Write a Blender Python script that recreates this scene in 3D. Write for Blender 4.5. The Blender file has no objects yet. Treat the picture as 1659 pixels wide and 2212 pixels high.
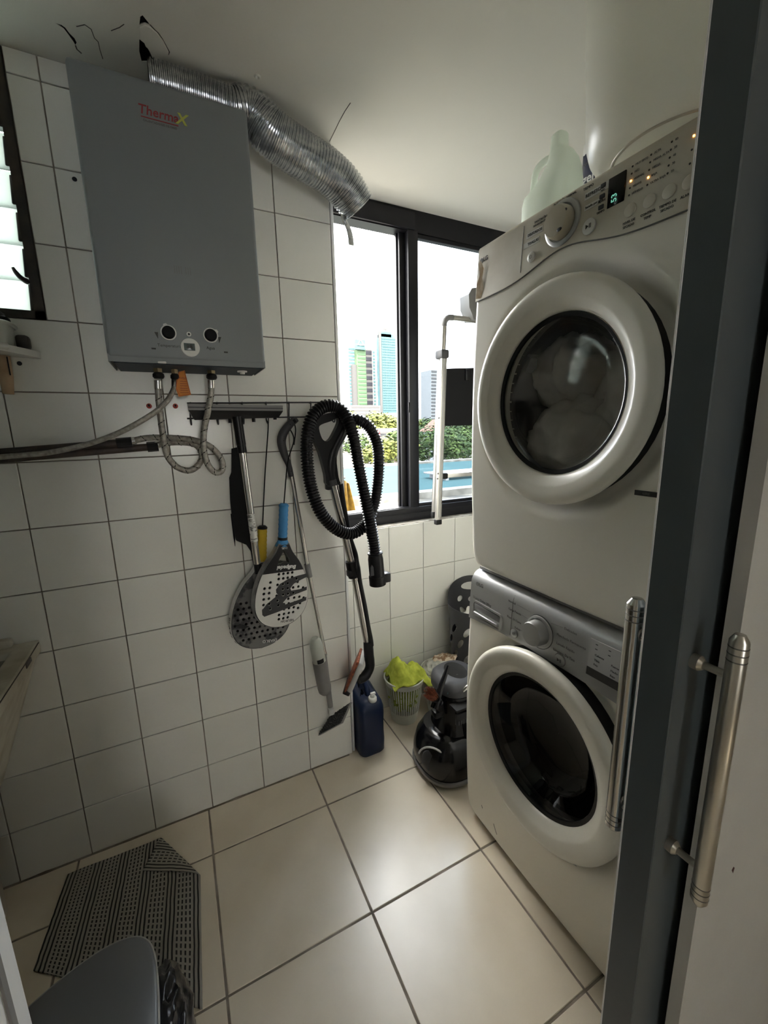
import bpy, bmesh, math, random
from mathutils import Vector, Matrix, noise
from mathutils.geometry import delaunay_2d_cdt
random.seed(7)
PI = math.pi
SC = bpy.context.scene
COL = SC.collection

# ---------------------------------------------------------------- camera
cam_d = bpy.data.cameras.new('camera')
cam = bpy.data.objects.new('camera', cam_d)
COL.objects.link(cam)
cam_d.sensor_fit = 'VERTICAL'
cam_d.sensor_height = 36.0
cam_d.lens = 14.5977
cam_d.clip_start = 0.02
cam_d.clip_end = 3000
cam.matrix_world = Matrix(((0.893678, 0.106378, -0.435917, -0.602185), (-0.448189, 0.164864, -0.878605, -1.600281), (-0.021597, 0.980563, 0.195013, 1.493446), (0.000000, 0.000000, 0.000000, 1.000000)))
SC.camera = cam

# ---------------------------------------------------------------- world: bright hazy sky with soft cloud
W = bpy.data.worlds.new('sky')
SC.world = W
W.use_nodes = True
wn, wl = W.node_tree.nodes, W.node_tree.links
wn.clear()
w_out = wn.new('ShaderNodeOutputWorld')
w_bg = wn.new('ShaderNodeBackground')
w_tc = wn.new('ShaderNodeTexCoord')
w_no = wn.new('ShaderNodeTexNoise')
w_no.inputs['Scale'].default_value = 3.2
w_no.inputs['Detail'].default_value = 5
w_ra = wn.new('ShaderNodeValToRGB')
w_ra.color_ramp.elements[0].position = 0.36
w_ra.color_ramp.elements[0].color = (0.72, 0.77, 0.84, 1)
w_ra.color_ramp.elements[1].position = 0.60
w_ra.color_ramp.elements[1].color = (1.0, 0.968, 0.895, 1)
wl.new(w_tc.outputs['Generated'], w_no.inputs['Vector'])
wl.new(w_no.outputs['Fac'], w_ra.inputs['Fac'])
wl.new(w_ra.outputs['Color'], w_bg.inputs['Color'])
wl.new(w_bg.outputs['Background'], w_out.inputs['Surface'])
w_bg.inputs['Strength'].default_value = 5.0

# hazy sun, high behind the house, lights the far facades and trees
sun_d = bpy.data.lights.new('sun', 'SUN')
sun_d.energy = 9.0
sun_d.angle = math.radians(6)
sun_d.color = (1.0, 0.95, 0.85)
sun = bpy.data.objects.new('sun', sun_d)
COL.objects.link(sun)
sun.rotation_euler = (math.radians(38), math.radians(0), math.radians(-25))

vs = SC.view_settings
vs.view_transform = 'Standard'
vs.look = 'None'
vs.exposure = 2.4
vs.gamma = 1.0
vs.use_curve_mapping = False

# ---------------------------------------------------------------- materials
def new_mat(name):
    m = bpy.data.materials.new(name)
    m.use_nodes = True
    return m, m.node_tree.nodes, m.node_tree.links, m.node_tree.nodes['Principled BSDF']

def mat(name, col, rough=0.5, metal=0.0, var=0.06, scale=8.0, bump=0.0, bscale=60.0, spec=0.5, trans=0.0, alpha=1.0, tile=0.0, coat=0.0, sss=0.0, emit=None, es=0.0, ior=1.45):
    m, n, l, b = new_mat(name)
    b.inputs['Roughness'].default_value = rough
    b.inputs['Metallic'].default_value = metal
    b.inputs['Specular IOR Level'].default_value = spec
    b.inputs['Transmission Weight'].default_value = trans
    b.inputs['IOR'].default_value = ior
    b.inputs['Coat Weight'].default_value = coat
    b.inputs['Subsurface Weight'].default_value = sss
    b.inputs['Base Color'].default_value = (*col, 1)
    if emit:
        b.inputs['Emission Color'].default_value = (*emit, 1)
        b.inputs['Emission Strength'].default_value = es
    if var or tile or bump:
        tc = n.new('ShaderNodeTexCoord')
        no = n.new('ShaderNodeTexNoise')
        no.inputs['Scale'].default_value = scale
        no.inputs['Detail'].default_value = 6
        l.new(tc.outputs['Object'], no.inputs['Vector'])
        mx = n.new('ShaderNodeMapRange')
        mx.inputs['From Min'].default_value = 0.3
        mx.inputs['From Max'].default_value = 0.7
        mx.inputs['To Min'].default_value = 1 - var
        mx.inputs['To Max'].default_value = 1 + var
        l.new(no.outputs['Fac'], mx.inputs['Value'])
        val = mx.outputs['Result']
        if tile:
            oi = n.new('ShaderNodeObjectInfo')
            mr = n.new('ShaderNodeMapRange')
            mr.inputs['To Min'].default_value = 1 - tile
            mr.inputs['To Max'].default_value = 1 + tile
            l.new(oi.outputs['Random'], mr.inputs['Value'])
            mu = n.new('ShaderNodeMath'); mu.operation = 'MULTIPLY'
            l.new(val, mu.inputs[0]); l.new(mr.outputs['Result'], mu.inputs[1])
            val = mu.outputs['Value']
        vm = n.new('ShaderNodeVectorMath'); vm.operation = 'SCALE'
        vm.inputs[0].default_value = col
        l.new(val, vm.inputs['Scale'])
        l.new(vm.outputs['Vector'], b.inputs['Base Color'])
        if bump:
            bn = n.new('ShaderNodeTexNoise')
            bn.inputs['Scale'].default_value = bscale
            bn.inputs['Detail'].default_value = 4
            l.new(tc.outputs['Object'], bn.inputs['Vector'])
            bu = n.new('ShaderNodeBump')
            bu.inputs['Strength'].default_value = bump
            bu.inputs['Distance'].default_value = 0.004
            l.new(bn.outputs['Fac'], bu.inputs['Height'])
            l.new(bu.outputs['Normal'], b.inputs['Normal'])
    return m

def mat_stain(name, c1, c2, scale, rough=0.6, lo=0.4, hi=0.65, detail=8, stretch=(1, 1, 1), bump=0.0, spec=0.5, metal=0.0):
    m, n, l, b = new_mat(name)
    b.inputs['Roughness'].default_value = rough
    b.inputs['Specular IOR Level'].default_value = spec
    b.inputs['Metallic'].default_value = metal
    tc = n.new('ShaderNodeTexCoord')
    mp = n.new('ShaderNodeMapping')
    mp.inputs['Scale'].default_value = stretch
    no = n.new('ShaderNodeTexNoise')
    no.inputs['Scale'].default_value = scale
    no.inputs['Detail'].default_value = detail
    ra = n.new('ShaderNodeValToRGB')
    ra.color_ramp.elements[0].position = lo
    ra.color_ramp.elements[0].color = (*c1, 1)
    ra.color_ramp.elements[1].position = hi
    ra.color_ramp.elements[1].color = (*c2, 1)
    l.new(tc.outputs['Object'], mp.inputs['Vector'])
    l.new(mp.outputs['Vector'], no.inputs['Vector'])
    l.new(no.outputs['Fac'], ra.inputs['Fac'])
    l.new(ra.outputs['Color'], b.inputs['Base Color'])
    if bump:
        bu = n.new('ShaderNodeBump')
        bu.inputs['Strength'].default_value = bump
        bu.inputs['Distance'].default_value = 0.01
        l.new(no.outputs['Fac'], bu.inputs['Height'])
        l.new(bu.outputs['Normal'], b.inputs['Normal'])
    return m

def mat_glass(name, tint, refl_rough=0.02, extra=0.0):
    m = bpy.data.materials.new(name)
    m.use_nodes = True
    n, l = m.node_tree.nodes, m.node_tree.links
    n.clear()
    o = n.new('ShaderNodeOutputMaterial')
    tr = n.new('ShaderNodeBsdfTransparent'); tr.inputs['Color'].default_value = (*tint, 1)
    gl = n.new('ShaderNodeBsdfGlossy'); gl.inputs['Roughness'].default_value = refl_rough
    lw = n.new('ShaderNodeLayerWeight'); lw.inputs['Blend'].default_value = 0.5
    pw = n.new('ShaderNodeMath'); pw.operation = 'POWER'; pw.inputs[1].default_value = 5.0
    l.new(lw.outputs['Facing'], pw.inputs[0])
    ad = n.new('ShaderNodeMath'); ad.operation = 'MULTIPLY_ADD'; ad.inputs[1].default_value = 0.9; ad.inputs[2].default_value = 0.04 + extra
    mx = n.new('ShaderNodeMixShader')
    l.new(pw.outputs['Value'], ad.inputs[0])
    l.new(ad.outputs['Value'], mx.inputs['Fac'])
    l.new(tr.outputs['BSDF'], mx.inputs[1])
    l.new(gl.outputs['BSDF'], mx.inputs[2])
    l.new(mx.outputs['Shader'], o.inputs['Surface'])
    return m

def mat_translucent(name, col, k=0.4, rough=0.35):
    m = bpy.data.materials.new(name)
    m.use_nodes = True
    n, l = m.node_tree.nodes, m.node_tree.links
    b = n['Principled BSDF']; o = n['Material Output']
    b.inputs['Base Color'].default_value = (*col, 1)
    b.inputs['Roughness'].default_value = rough
    tr = n.new('ShaderNodeBsdfTranslucent'); tr.inputs['Color'].default_value = (*col, 1)
    no = n.new('ShaderNodeTexNoise'); no.inputs['Scale'].default_value = 6
    mr = n.new('ShaderNodeMapRange'); mr.inputs['To Min'].default_value = k - 0.05; mr.inputs['To Max'].default_value = k + 0.05
    mx = n.new('ShaderNodeMixShader')
    l.new(no.outputs['Fac'], mr.inputs['Value']); l.new(mr.outputs['Result'], mx.inputs['Fac'])
    l.new(b.outputs['BSDF'], mx.inputs[1]); l.new(tr.outputs['BSDF'], mx.inputs[2])
    l.new(mx.outputs['Shader'], o.inputs['Surface'])
    return m

M = {}
M['tile'] = mat('white_glazed_tile', (0.76, 0.75, 0.70), rough=0.22, var=0.025, scale=3, tile=0.02, bump=0.05, bscale=9)
M['grout'] = mat_stain('brown_grout', (0.13, 0.10, 0.07), (0.30, 0.26, 0.21), 9, rough=0.9)
M['floor_tile'] = mat_stain('cream_floor_tile', (0.69, 0.60, 0.465), (0.79, 0.705, 0.57), 5, rough=0.28, lo=0.3, hi=0.7, bump=0.05, spec=0.8)
M['floor_grout'] = mat_stain('floor_grout', (0.18, 0.15, 0.12), (0.34, 0.29, 0.24), 12, rough=0.95)
M['ceiling'] = mat('ceiling_paint', (0.74, 0.72, 0.66), rough=0.85, var=0.02, scale=2, bump=0.15, bscale=25)
M['plaster'] = mat('wall_paint', (0.60, 0.58, 0.53), rough=0.8, var=0.03, bump=0.1)
M['void'] = mat('painted_cavity_shade', (0.02, 0.022, 0.03), rough=0.9, var=0)  # near-black colour paints the shade inside the ceiling void and drill holes
M['frame_black'] = mat('black_aluminium', (0.008, 0.008, 0.011), rough=0.42, var=0.15, scale=20, spec=0.35)
M['frame_brown'] = mat_stain('brown_louvre_frame', (0.012, 0.009, 0.008), (0.05, 0.035, 0.025), 14, rough=0.5)
M['sill'] = mat_stain('grimy_sill', (0.25, 0.22, 0.18), (0.55, 0.52, 0.46), 18, rough=0.9)
M['glass'] = mat_glass('window_glass', (0.62, 0.66, 0.70))
M['louvre'] = mat_translucent('frosted_louvre_glass', (0.50, 0.55, 0.53), 0.8, 0.3)
M['heater'] = mat('grey_enamel', (0.215, 0.228, 0.232), rough=0.5, var=0.02, scale=4, metal=0.1)
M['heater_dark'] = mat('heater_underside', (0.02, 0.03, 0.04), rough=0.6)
M['white_plastic'] = mat('white_plastic', (0.70, 0.69, 0.65), rough=0.35, var=0.02)
M['machine'] = mat('white_appliance', (0.80, 0.765, 0.665), rough=0.30, var=0.015, scale=3, coat=0.2)
M['silver'] = mat('silver_panel', (0.42, 0.42, 0.41), rough=0.34, metal=0.55, var=0.015)
M['champagne'] = mat_stain('dusty_champagne_panel', (0.46, 0.41, 0.31), (0.62, 0.58, 0.49), 6, rough=0.42, metal=0.2, lo=0.35, hi=0.65)
M['black'] = mat('black_plastic', (0.008, 0.008, 0.009), rough=0.34, var=0.1, spec=0.3)
M['black_matt'] = mat('matt_black', (0.009, 0.009, 0.010), rough=0.7, var=0.1, spec=0.2)
M['black_gloss'] = mat('gloss_black', (0.005, 0.005, 0.006), rough=0.14, var=0.0, spec=0.4)
M['rubber'] = mat('black_rubber', (0.010, 0.010, 0.010), rough=0.6, var=0.1, spec=0.25)
M['ink'] = mat('printed_ink', (0.035, 0.033, 0.03), rough=0.6, var=0)
M['ink_grey'] = mat('grey_print', (0.14, 0.135, 0.125), rough=0.6, var=0)
M['white_ink'] = mat('white_print', (0.75, 0.75, 0.73), rough=0.5, var=0)
M['red_ink'] = mat('red_print', (0.30, 0.035, 0.04), rough=0.5, var=0)
M['lime_ink'] = mat('lime_print', (0.50, 0.52, 0.10), rough=0.5, var=0)
M['steel'] = mat('stainless_steel', (0.62, 0.60, 0.57), rough=0.16, metal=1.0, var=0.03, scale=30)
M['brushed'] = mat('brushed_steel', (0.55, 0.52, 0.46), rough=0.3, metal=1.0, var=0.05, scale=30)
M['alu'] = mat('aluminium', (0.66, 0.64, 0.60), rough=0.32, metal=0.85, var=0.03)
M['foil'] = mat_stain('aluminium_foil_duct', (0.42, 0.44, 0.47), (0.68, 0.69, 0.70), 22, rough=0.24, metal=0.95, stretch=(1, 1, 4))
M['braid'] = mat_stain('braided_hose', (0.22, 0.20, 0.18), (0.46, 0.43, 0.38), 90, rough=0.45, metal=0.55, lo=0.3, hi=0.7)
M['brass'] = mat('brass', (0.38, 0.30, 0.18), rough=0.4, metal=0.9)
M['pipe'] = mat_stain('old_dark_pipe', (0.02, 0.014, 0.011), (0.06, 0.04, 0.03), 20, rough=0.55)
M['orange'] = mat('orange_card', (0.72, 0.27, 0.06), rough=0.7)
M['red'] = mat('red_plastic', (0.42, 0.04, 0.025), rough=0.5)
M['grey_dark'] = mat('dark_grey_plastic', (0.050, 0.050, 0.053), rough=0.5, spec=0.35)
M['grey_mid'] = mat('mid_grey_plastic', (0.19, 0.185, 0.18), rough=0.45)
M['grey_light'] = mat('light_grey_plastic', (0.42, 0.415, 0.40), rough=0.45)
M['blue_grip'] = mat('blue_grip_tape', (0.055, 0.22, 0.46), rough=0.75, bump=0.3, bscale=120)
M['yellow_grip'] = mat('yellow_grip_tape', (0.58, 0.40, 0.03), rough=0.75, bump=0.3, bscale=120)
M['racket_white'] = mat('racket_white', (0.66, 0.65, 0.62), rough=0.4, var=0.03)
M['racket_edge'] = mat_stain('racket_silver_edge', (0.20, 0.20, 0.20), (0.42, 0.42, 0.41), 18, rough=0.35, metal=0.4)
M['racket_black'] = mat('racket_black', (0.02, 0.02, 0.022), rough=0.3)
M['camo'] = mat_stain('grey_camouflage', (0.035, 0.037, 0.04), (0.17, 0.17, 0.165), 26, rough=0.45, lo=0.42, hi=0.52)
M['jug_blue'] = mat('navy_plastic', (0.005, 0.013, 0.042), rough=0.4, var=0.05, spec=0.35)
M['basket'] = mat('white_basket_plastic', (0.60, 0.61, 0.54), rough=0.45)
M['green_cloth'] = mat_stain('lime_microfibre', (0.40, 0.46, 0.05), (0.60, 0.66, 0.09), 30, rough=0.95, bump=0.3)
M['green_dark'] = mat_stain('olive_microfibre', (0.24, 0.31, 0.05), (0.42, 0.48, 0.08), 30, rough=0.95, bump=0.3)
M['rag'] = mat_stain('pale_rag', (0.34, 0.33, 0.28), (0.58, 0.57, 0.51), 20, rough=0.95, bump=0.3)
M['rag_brown'] = mat_stain('patterned_rag', (0.22, 0.13, 0.07), (0.58, 0.48, 0.36), 45, rough=0.95, lo=0.42, hi=0.55)
M['bristle'] = mat_stain('red_brown_bristle', (0.12, 0.03, 0.015), (0.36, 0.11, 0.05), 60, rough=0.8)
M['door_grey'] = mat('slate_door_lacquer', (0.072, 0.088, 0.093), rough=0.3, var=0.03, spec=0.5)
M['jamb'] = mat('pale_jamb_paint', (0.55, 0.54, 0.50), rough=0.6, var=0.03, bump=0.05)
M['white_paint'] = mat('white_gloss_paint', (0.75, 0.75, 0.74), rough=0.35, var=0.02)
M['bin_lid'] = mat('graphite_metal', (0.17, 0.178, 0.185), rough=0.4, metal=0.4, var=0.03)
M['bag'] = mat('black_bin_bag', (0.01, 0.01, 0.012), rough=0.22, var=0)
M['sink'] = mat_stain('worn_cream_sink', (0.36, 0.31, 0.22), (0.58, 0.54, 0.45), 7, rough=0.45, lo=0.35, hi=0.62)
M['sink_dark'] = mat_stain('darker_basin', (0.17, 0.15, 0.12), (0.30, 0.28, 0.23), 9, rough=0.5)  # basin inside drawn darker than the rim
M['crack'] = mat('crack_shadowed_plaster_edge', (0.09, 0.08, 0.075), rough=0.95, var=0)
M['pool'] = mat('pool_water', (0.0230, 0.0426, 0.0472), rough=1.0, var=0.06, scale=0.8, spec=0.0)
M['coping'] = mat_stain('weathered_coping', (0.0346, 0.0317, 0.0259), (0.0922, 0.0864, 0.0749), 3, rough=0.9)
M['concrete'] = mat_stain('mossy_concrete', (0.0096, 0.0088, 0.0064), (0.0600, 0.0520, 0.0400), 2.2, rough=0.95, lo=0.42, hi=0.6)
M['leaf'] = mat_stain('leaf_green', (0.0064, 0.0160, 0.0032), (0.0288, 0.0464, 0.0080), 1.7, rough=0.8, spec=0.2)
M['leaf_yel'] = mat_stain('leaf_yellow_green', (0.0208, 0.0288, 0.0040), (0.0600, 0.0640, 0.0112), 1.7, rough=0.8, spec=0.2)
M['bark'] = mat_stain('pale_bark', (0.04, 0.032, 0.022), (0.085, 0.07, 0.052), 8, rough=0.9)
M['b_white'] = mat('white_facade', (0.0979, 0.1008, 0.1037), rough=0.8, var=0.03, scale=0.1)
M['b_teal'] = mat_stain('teal_curtain_wall', (0.0230, 0.0490, 0.0564), (0.0346, 0.0634, 0.0703), 0.25, rough=0.7, spec=0.1)  # paled and desaturated: distance haze is mixed into the colour
M['b_teal2'] = mat('teal_strip_glass', (0.0300, 0.0576, 0.0611), rough=0.7, var=0.1, scale=0.3, spec=0.1)
M['b_green'] = mat('green_panel', (0.0490, 0.0749, 0.0432), rough=0.7, var=0.05, spec=0.1)
M['b_greenglass'] = mat('green_strip_glass', (0.0276, 0.0490, 0.0276), rough=0.7, var=0.1, spec=0.1)
M['b_grey'] = mat('grey_facade', (0.0380, 0.0369, 0.0369), rough=0.8, var=0.05, spec=0.1)
M['b_red'] = mat('red_facade', (0.13, 0.012, 0.012), rough=0.7)
M['hill'] = mat('hazy_hill', (0.0440, 0.0520, 0.0600), rough=1.0, var=0.05, scale=0.01)
M['city'] = mat_stain('city_ground', (0.03, 0.036, 0.014), (0.10, 0.10, 0.09), 0.12, rough=1.0)
M['roof_red'] = mat('terracotta_roof', (0.0800, 0.0280, 0.0160), rough=0.8)
M['towel'] = mat_stain('mustard_towel', (0.1280, 0.0680, 0.0024), (0.2080, 0.1200, 0.0064), 40, rough=0.95, bump=0.4)
M['jug_clear'] = mat_translucent('translucent_jug', (0.90, 0.94, 0.86), 0.5)
M['pouch'] = mat('navy_pouch', (0.012, 0.016, 0.045), rough=0.3)
M['tub'] = mat_translucent('ivory_tub', (0.93, 0.915, 0.84), 0.62, 0.3)
M['drum'] = mat('drum_steel', (0.10, 0.098, 0.095), rough=0.6, metal=0.3)
M['door_glass'] = mat_glass('smoked_door_glass', (0.80, 0.80, 0.79), 0.08, 0.03)
M['washer_glass'] = mat_glass('dark_door_glass', (0.10, 0.10, 0.105), 0.04, 0.0)
M['laundry'] = mat_stain('laundry_cotton', (0.55, 0.53, 0.48), (0.85, 0.82, 0.75), 7, rough=0.95, bump=0.2)
M['led'] = mat('amber_led', (0.9, 0.45, 0.1), var=0, emit=(1.0, 0.42, 0.08), es=2.2)
M['lcd'] = mat('green_lcd', (0.02, 0.1, 0.07), var=0, emit=(0.25, 0.75, 0.55), es=0.12)
M['lcd_grey'] = mat('grey_lcd', (0.10, 0.125, 0.12), rough=0.2, var=0)
M['sticker'] = mat_stain('glued_paper_residue', (0.42, 0.30, 0.18), (0.62, 0.52, 0.38), 35, rough=0.9)
M['label'] = mat_stain('printed_label', (0.16, 0.155, 0.15), (0.66, 0.65, 0.62), 60, rough=0.6, lo=0.40, hi=0.47, stretch=(1, 1, 3))
M['wood'] = mat_stain('tan_wood', (0.30, 0.20, 0.11), (0.44, 0.31, 0.19), 12, rough=0.6)
M['clear_box'] = mat_translucent('cloudy_plastic', (0.66, 0.67, 0.62), 0.4, 0.4)
M['lamp'] = mat('fill_lamp_diffuser', (0.9, 0.9, 0.85), var=0, emit=(1.0, 0.93, 0.80), es=0.45)
M['terrace'] = mat('unseen_bounce_paving', (0.11, 0.105, 0.09), rough=0.9, var=0.05, scale=1.5)  # unseen slab under the sill, toned for daylight bounced onto the ceiling
M['mud'] = mat('dark_red_smear', (0.06, 0.012, 0.01), rough=0.6, var=0)

# ---------------------------------------------------------------- mesh helpers
def V(*a): return Vector(a)

def frame_from(n):
    n = Vector(n).normalized()
    a = Vector((0, 0, 1)) if abs(n.z) < 0.9 else Vector((1, 0, 0))
    u = a.cross(n).normalized()
    return u, n.cross(u).normalized(), n

def spline(pts, n=8, closed=False):
    P = [Vector(p) for p in pts]
    out = []
    m = len(P)
    rng = m if closed else m - 1
    for i in range(rng):
        p0 = P[(i - 1) % m] if closed or i > 0 else P[0] * 2 - P[1]
        p1 = P[i]; p2 = P[(i + 1) % m]
        p3 = P[(i + 2) % m] if closed or i + 2 < m else P[-1] * 2 - P[-2]
        for k in range(n):
            t = k / n
            out.append(0.5 * ((2 * p1) + (p2 - p0) * t + (2 * p0 - 5 * p1 + 4 * p2 - p3) * t * t + (3 * p1 - p0 - 3 * p2 + p3) * t ** 3))
    if not closed: out.append(P[-1].copy())
    return out

def resample(pts, step):
    out = [pts[0].copy()]
    acc = 0.0
    for a, b in zip(pts, pts[1:]):
        L = (b - a).length
        if L < 1e-9: continue
        d = step - acc
        while d <= L:
            out.append(a.lerp(b, d / L)); d += step
        acc = L - (d - step)
    out.append(pts[-1].copy())
    return out

class MB:
    def __init__(s): s.v = []; s.f = []
    def add(s, vs_, fs):
        o = len(s.v)
        s.v += [tuple(p) for p in vs_]
        s.f += [tuple(i + o for i in q) for q in fs]
        return s
    def box(s, c, d, rot=None):
        c = Vector(c); h = Vector(d) / 2
        R = rot if rot is not None else Matrix.Identity(3)
        q = [c + R @ Vector((x * h.x, y * h.y, z * h.z)) for x in (-1, 1) for y in (-1, 1) for z in (-1, 1)]
        return s.add(q, [(0, 1, 3, 2), (4, 6, 7, 5), (0, 4, 5, 1), (2, 3, 7, 6), (0, 2, 6, 4), (1, 5, 7, 3)])
    def bx(s, x0, x1, y0, y1, z0, z1):
        return s.box(((x0 + x1) / 2, (y0 + y1) / 2, (z0 + z1) / 2), (x1 - x0, y1 - y0, z1 - z0))
    def rbox(s, c, d, bev=0.004, seg=2, rot=None):
        bm = bmesh.new()
        bmesh.ops.create_cube(bm, size=1.0)
        for v in bm.verts: v.co = Vector((v.co.x * d[0], v.co.y * d[1], v.co.z * d[2]))
        bmesh.ops.bevel(bm, geom=list(bm.edges), offset=min(bev, min(d) * 0.49), segments=seg, profile=0.5, affect='EDGES')
        R = rot if rot is not None else Matrix.Identity(3)
        bm.verts.index_update()
        s.add([Vector(c) + R @ v.co for v in bm.verts], [[v.index for v in f.verts] for f in bm.faces])
        bm.free(); return s
    def cyl(s, p0, p1, r0, r1=None, n=20, caps=True):
        p0 = Vector(p0); p1 = Vector(p1); r1 = r0 if r1 is None else r1
        u, w, _ = frame_from(p1 - p0)
        q = []
        for p, r in ((p0, r0), (p1, r1)):
            for i in range(n):
                a = 2 * PI * i / n
                q.append(p + (u * math.cos(a) + w * math.sin(a)) * r)
        fs = [(i, (i + 1) % n, n + (i + 1) % n, n + i) for i in range(n)]
        if caps: fs += [tuple(reversed(range(n))), tuple(range(n, 2 * n))]
        return s.add(q, fs)
    def tube(s, pts, r, n=12, caps=True, closed=False, flat=1.0, up=None):
        P = [Vector(p) for p in pts]; m = len(P)
        rr = r if isinstance(r, (list, tuple)) else [r] * m
        q = []; u = None
        for i in range(m):
            if closed: t = P[(i + 1) % m] - P[i - 1]
            else: t = P[min(i + 1, m - 1)] - P[max(i - 1, 0)]
            t.normalize()
            if up is not None:
                u = (Vector(up) - t * Vector(up).dot(t)).normalized()
            elif u is None: u = frame_from(t)[0]
            else: u = (u - t * u.dot(t)).normalized()
            w = t.cross(u)
            for k in range(n):
                a = 2 * PI * k / n
                q.append(P[i] + (u * math.cos(a) + w * math.sin(a) * flat) * rr[i])
        fs = []
        for i in range(m if closed else m - 1):
            j = (i + 1) % m
            for k in range(n):
                fs.append((i * n + k, i * n + (k + 1) % n, j * n + (k + 1) % n, j * n + k))
        if caps and not closed: fs += [tuple(reversed(range(n))), tuple(range((m - 1) * n, m * n))]
        return s.add(q, fs)
    def lathe(s, prof, o=(0, 0, 0), axis=(0, 0, 1), n=32, sx=1.0, sy=1.0, u=None, caps=True):
        o = Vector(o)
        if u is None: u, w, a = frame_from(axis)
        else:
            a = Vector(axis).normalized(); u = Vector(u); w = a.cross(u)
        q = []; fs = []
        for r, h in prof:
            for k in range(n):
                t = 2 * PI * k / n
                q.append(o + a * h + (u * math.cos(t) * sx + w * math.sin(t) * sy) * r)
        for i in range(len(prof) - 1):
            for k in range(n):
                fs.append((i * n + k, i * n + (k + 1) % n, (i + 1) * n + (k + 1) % n, (i + 1) * n + k))
        if caps and prof[0][0] > 1e-6: fs.append(tuple(reversed(range(n))))
        if caps and prof[-1][0] > 1e-6: fs.append(tuple(range((len(prof) - 1) * n, len(prof) * n)))
        return s.add(q, fs)
    def prism(s, poly, o, u, v, t):
        o = Vector(o); u = Vector(u); v = Vector(v); nn = u.cross(v).normalized()
        a = [o + u * x + v * y for x, y in poly]
        b = [p + nn * t for p in a]
        m = len(poly)
        return s.add(a + b, [tuple(reversed(range(m))), tuple(range(m, 2 * m))] + [(i, (i + 1) % m, m + (i + 1) % m, m + i) for i in range(m)])
    def grid(s, fn, nu, nv, cu=False):
        q = [fn(i / (nu if cu else nu - 1), j / (nv - 1)) for j in range(nv) for i in range(nu)]
        fs = []
        for j in range(nv - 1):
            for i in range(nu if cu else nu - 1):
                i2 = (i + 1) % nu
                fs.append((j * nu + i, j * nu + i2, (j + 1) * nu + i2, (j + 1) * nu + i))
        return s.add(q, fs)
    def mesh(s, name, smooth=35):
        me = bpy.data.meshes.new(name)
        me.from_pydata(s.v, [], s.f)
        bm = bmesh.new(); bm.from_mesh(me)
        bmesh.ops.remove_doubles(bm, verts=bm.verts, dist=1e-6)
        bmesh.ops.recalc_face_normals(bm, faces=bm.faces)
        bm.to_mesh(me); bm.free()
        if smooth:
            me.polygons.foreach_set('use_smooth', [True] * len(me.polygons))
            me.set_sharp_from_angle(angle=math.radians(smooth))
        me.update()
        return me

WM = {}                                        # world matrix of every parent
def link(o, parent=None, local=False):
    COL.objects.link(o)
    if parent is not None:
        o.parent = parent
        if not local: o.matrix_parent_inverse = WM[parent.name].inverted()
    return o

def obj(name, mb, m, parent=None, smooth=35, local=False):
    me = mb if isinstance(mb, bpy.types.Mesh) else mb.mesh(name, smooth)
    me.materials.clear()
    me.materials.append(M[m] if isinstance(m, str) else m)
    o = bpy.data.objects.new(name, me)
    link(o, parent, local)
    WM[o.name] = WM[parent.name].copy() if (local and parent is not None) else Matrix.Identity(4)
    return o

def tag(o, label=None, cat=None, group=None, kind=None):
    if label: o['label'] = label
    if cat: o['category'] = cat
    if group: o['group'] = group
    if kind: o['kind'] = kind
    return o

def thing(name, label, cat, mtx=(0, 0, 0), group=None):
    o = bpy.data.objects.new(name, None)
    o.empty_display_size = 0.05
    COL.objects.link(o)
    m = mtx if isinstance(mtx, Matrix) else Matrix.Translation(Vector(mtx))
    o.matrix_world = m
    WM[o.name] = m.copy()
    return tag(o, label, cat, group)

def struct(name, mb, m, smooth=0):
    return tag(obj(name, mb, m, None, smooth), kind='structure')

def basis(o, x, y, z):
    x, y, z = Vector(x), Vector(y), Vector(z)
    return Matrix(((x.x, y.x, z.x, o[0]), (x.y, y.y, z.y, o[1]), (x.z, y.z, z.z, o[2]), (0, 0, 0, 1)))

def text(name, body, size, o, u, v, m, parent, local=False, align='CENTER', shear=0.0, ex=0.0004, bold=0.0, stretch=1.0):
    cu = bpy.data.curves.new(name, 'FONT')
    cu.body = body; cu.size = size; cu.align_x = align; cu.align_y = 'CENTER'
    cu.shear = shear; cu.extrude = ex; cu.offset = bold; cu.resolution_u = 2
    t = bpy.data.objects.new('tmp_text', cu)
    COL.objects.link(t)
    dg = bpy.context.evaluated_depsgraph_get()
    me = bpy.data.meshes.new_from_object(t.evaluated_get(dg))
    bpy.data.objects.remove(t); bpy.data.curves.remove(cu)
    u = Vector(u).normalized(); v = Vector(v).normalized(); n = u.cross(v)
    if stretch != 1.0: me.transform(Matrix.Diagonal((stretch, 1, 1, 1)))
    me.transform(basis(o, u, v, n))
    return obj(name, me, m, parent, 0, local)

def inpoly(p, poly):
    x, y = p; r = False
    for (x0, y0), (x1, y1) in zip(poly, poly[1:] + poly[:1]):
        if (y0 > y) != (y1 > y) and x < (x1 - x0) * (y - y0) / (y1 - y0) + x0: r = not r
    return r

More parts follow.
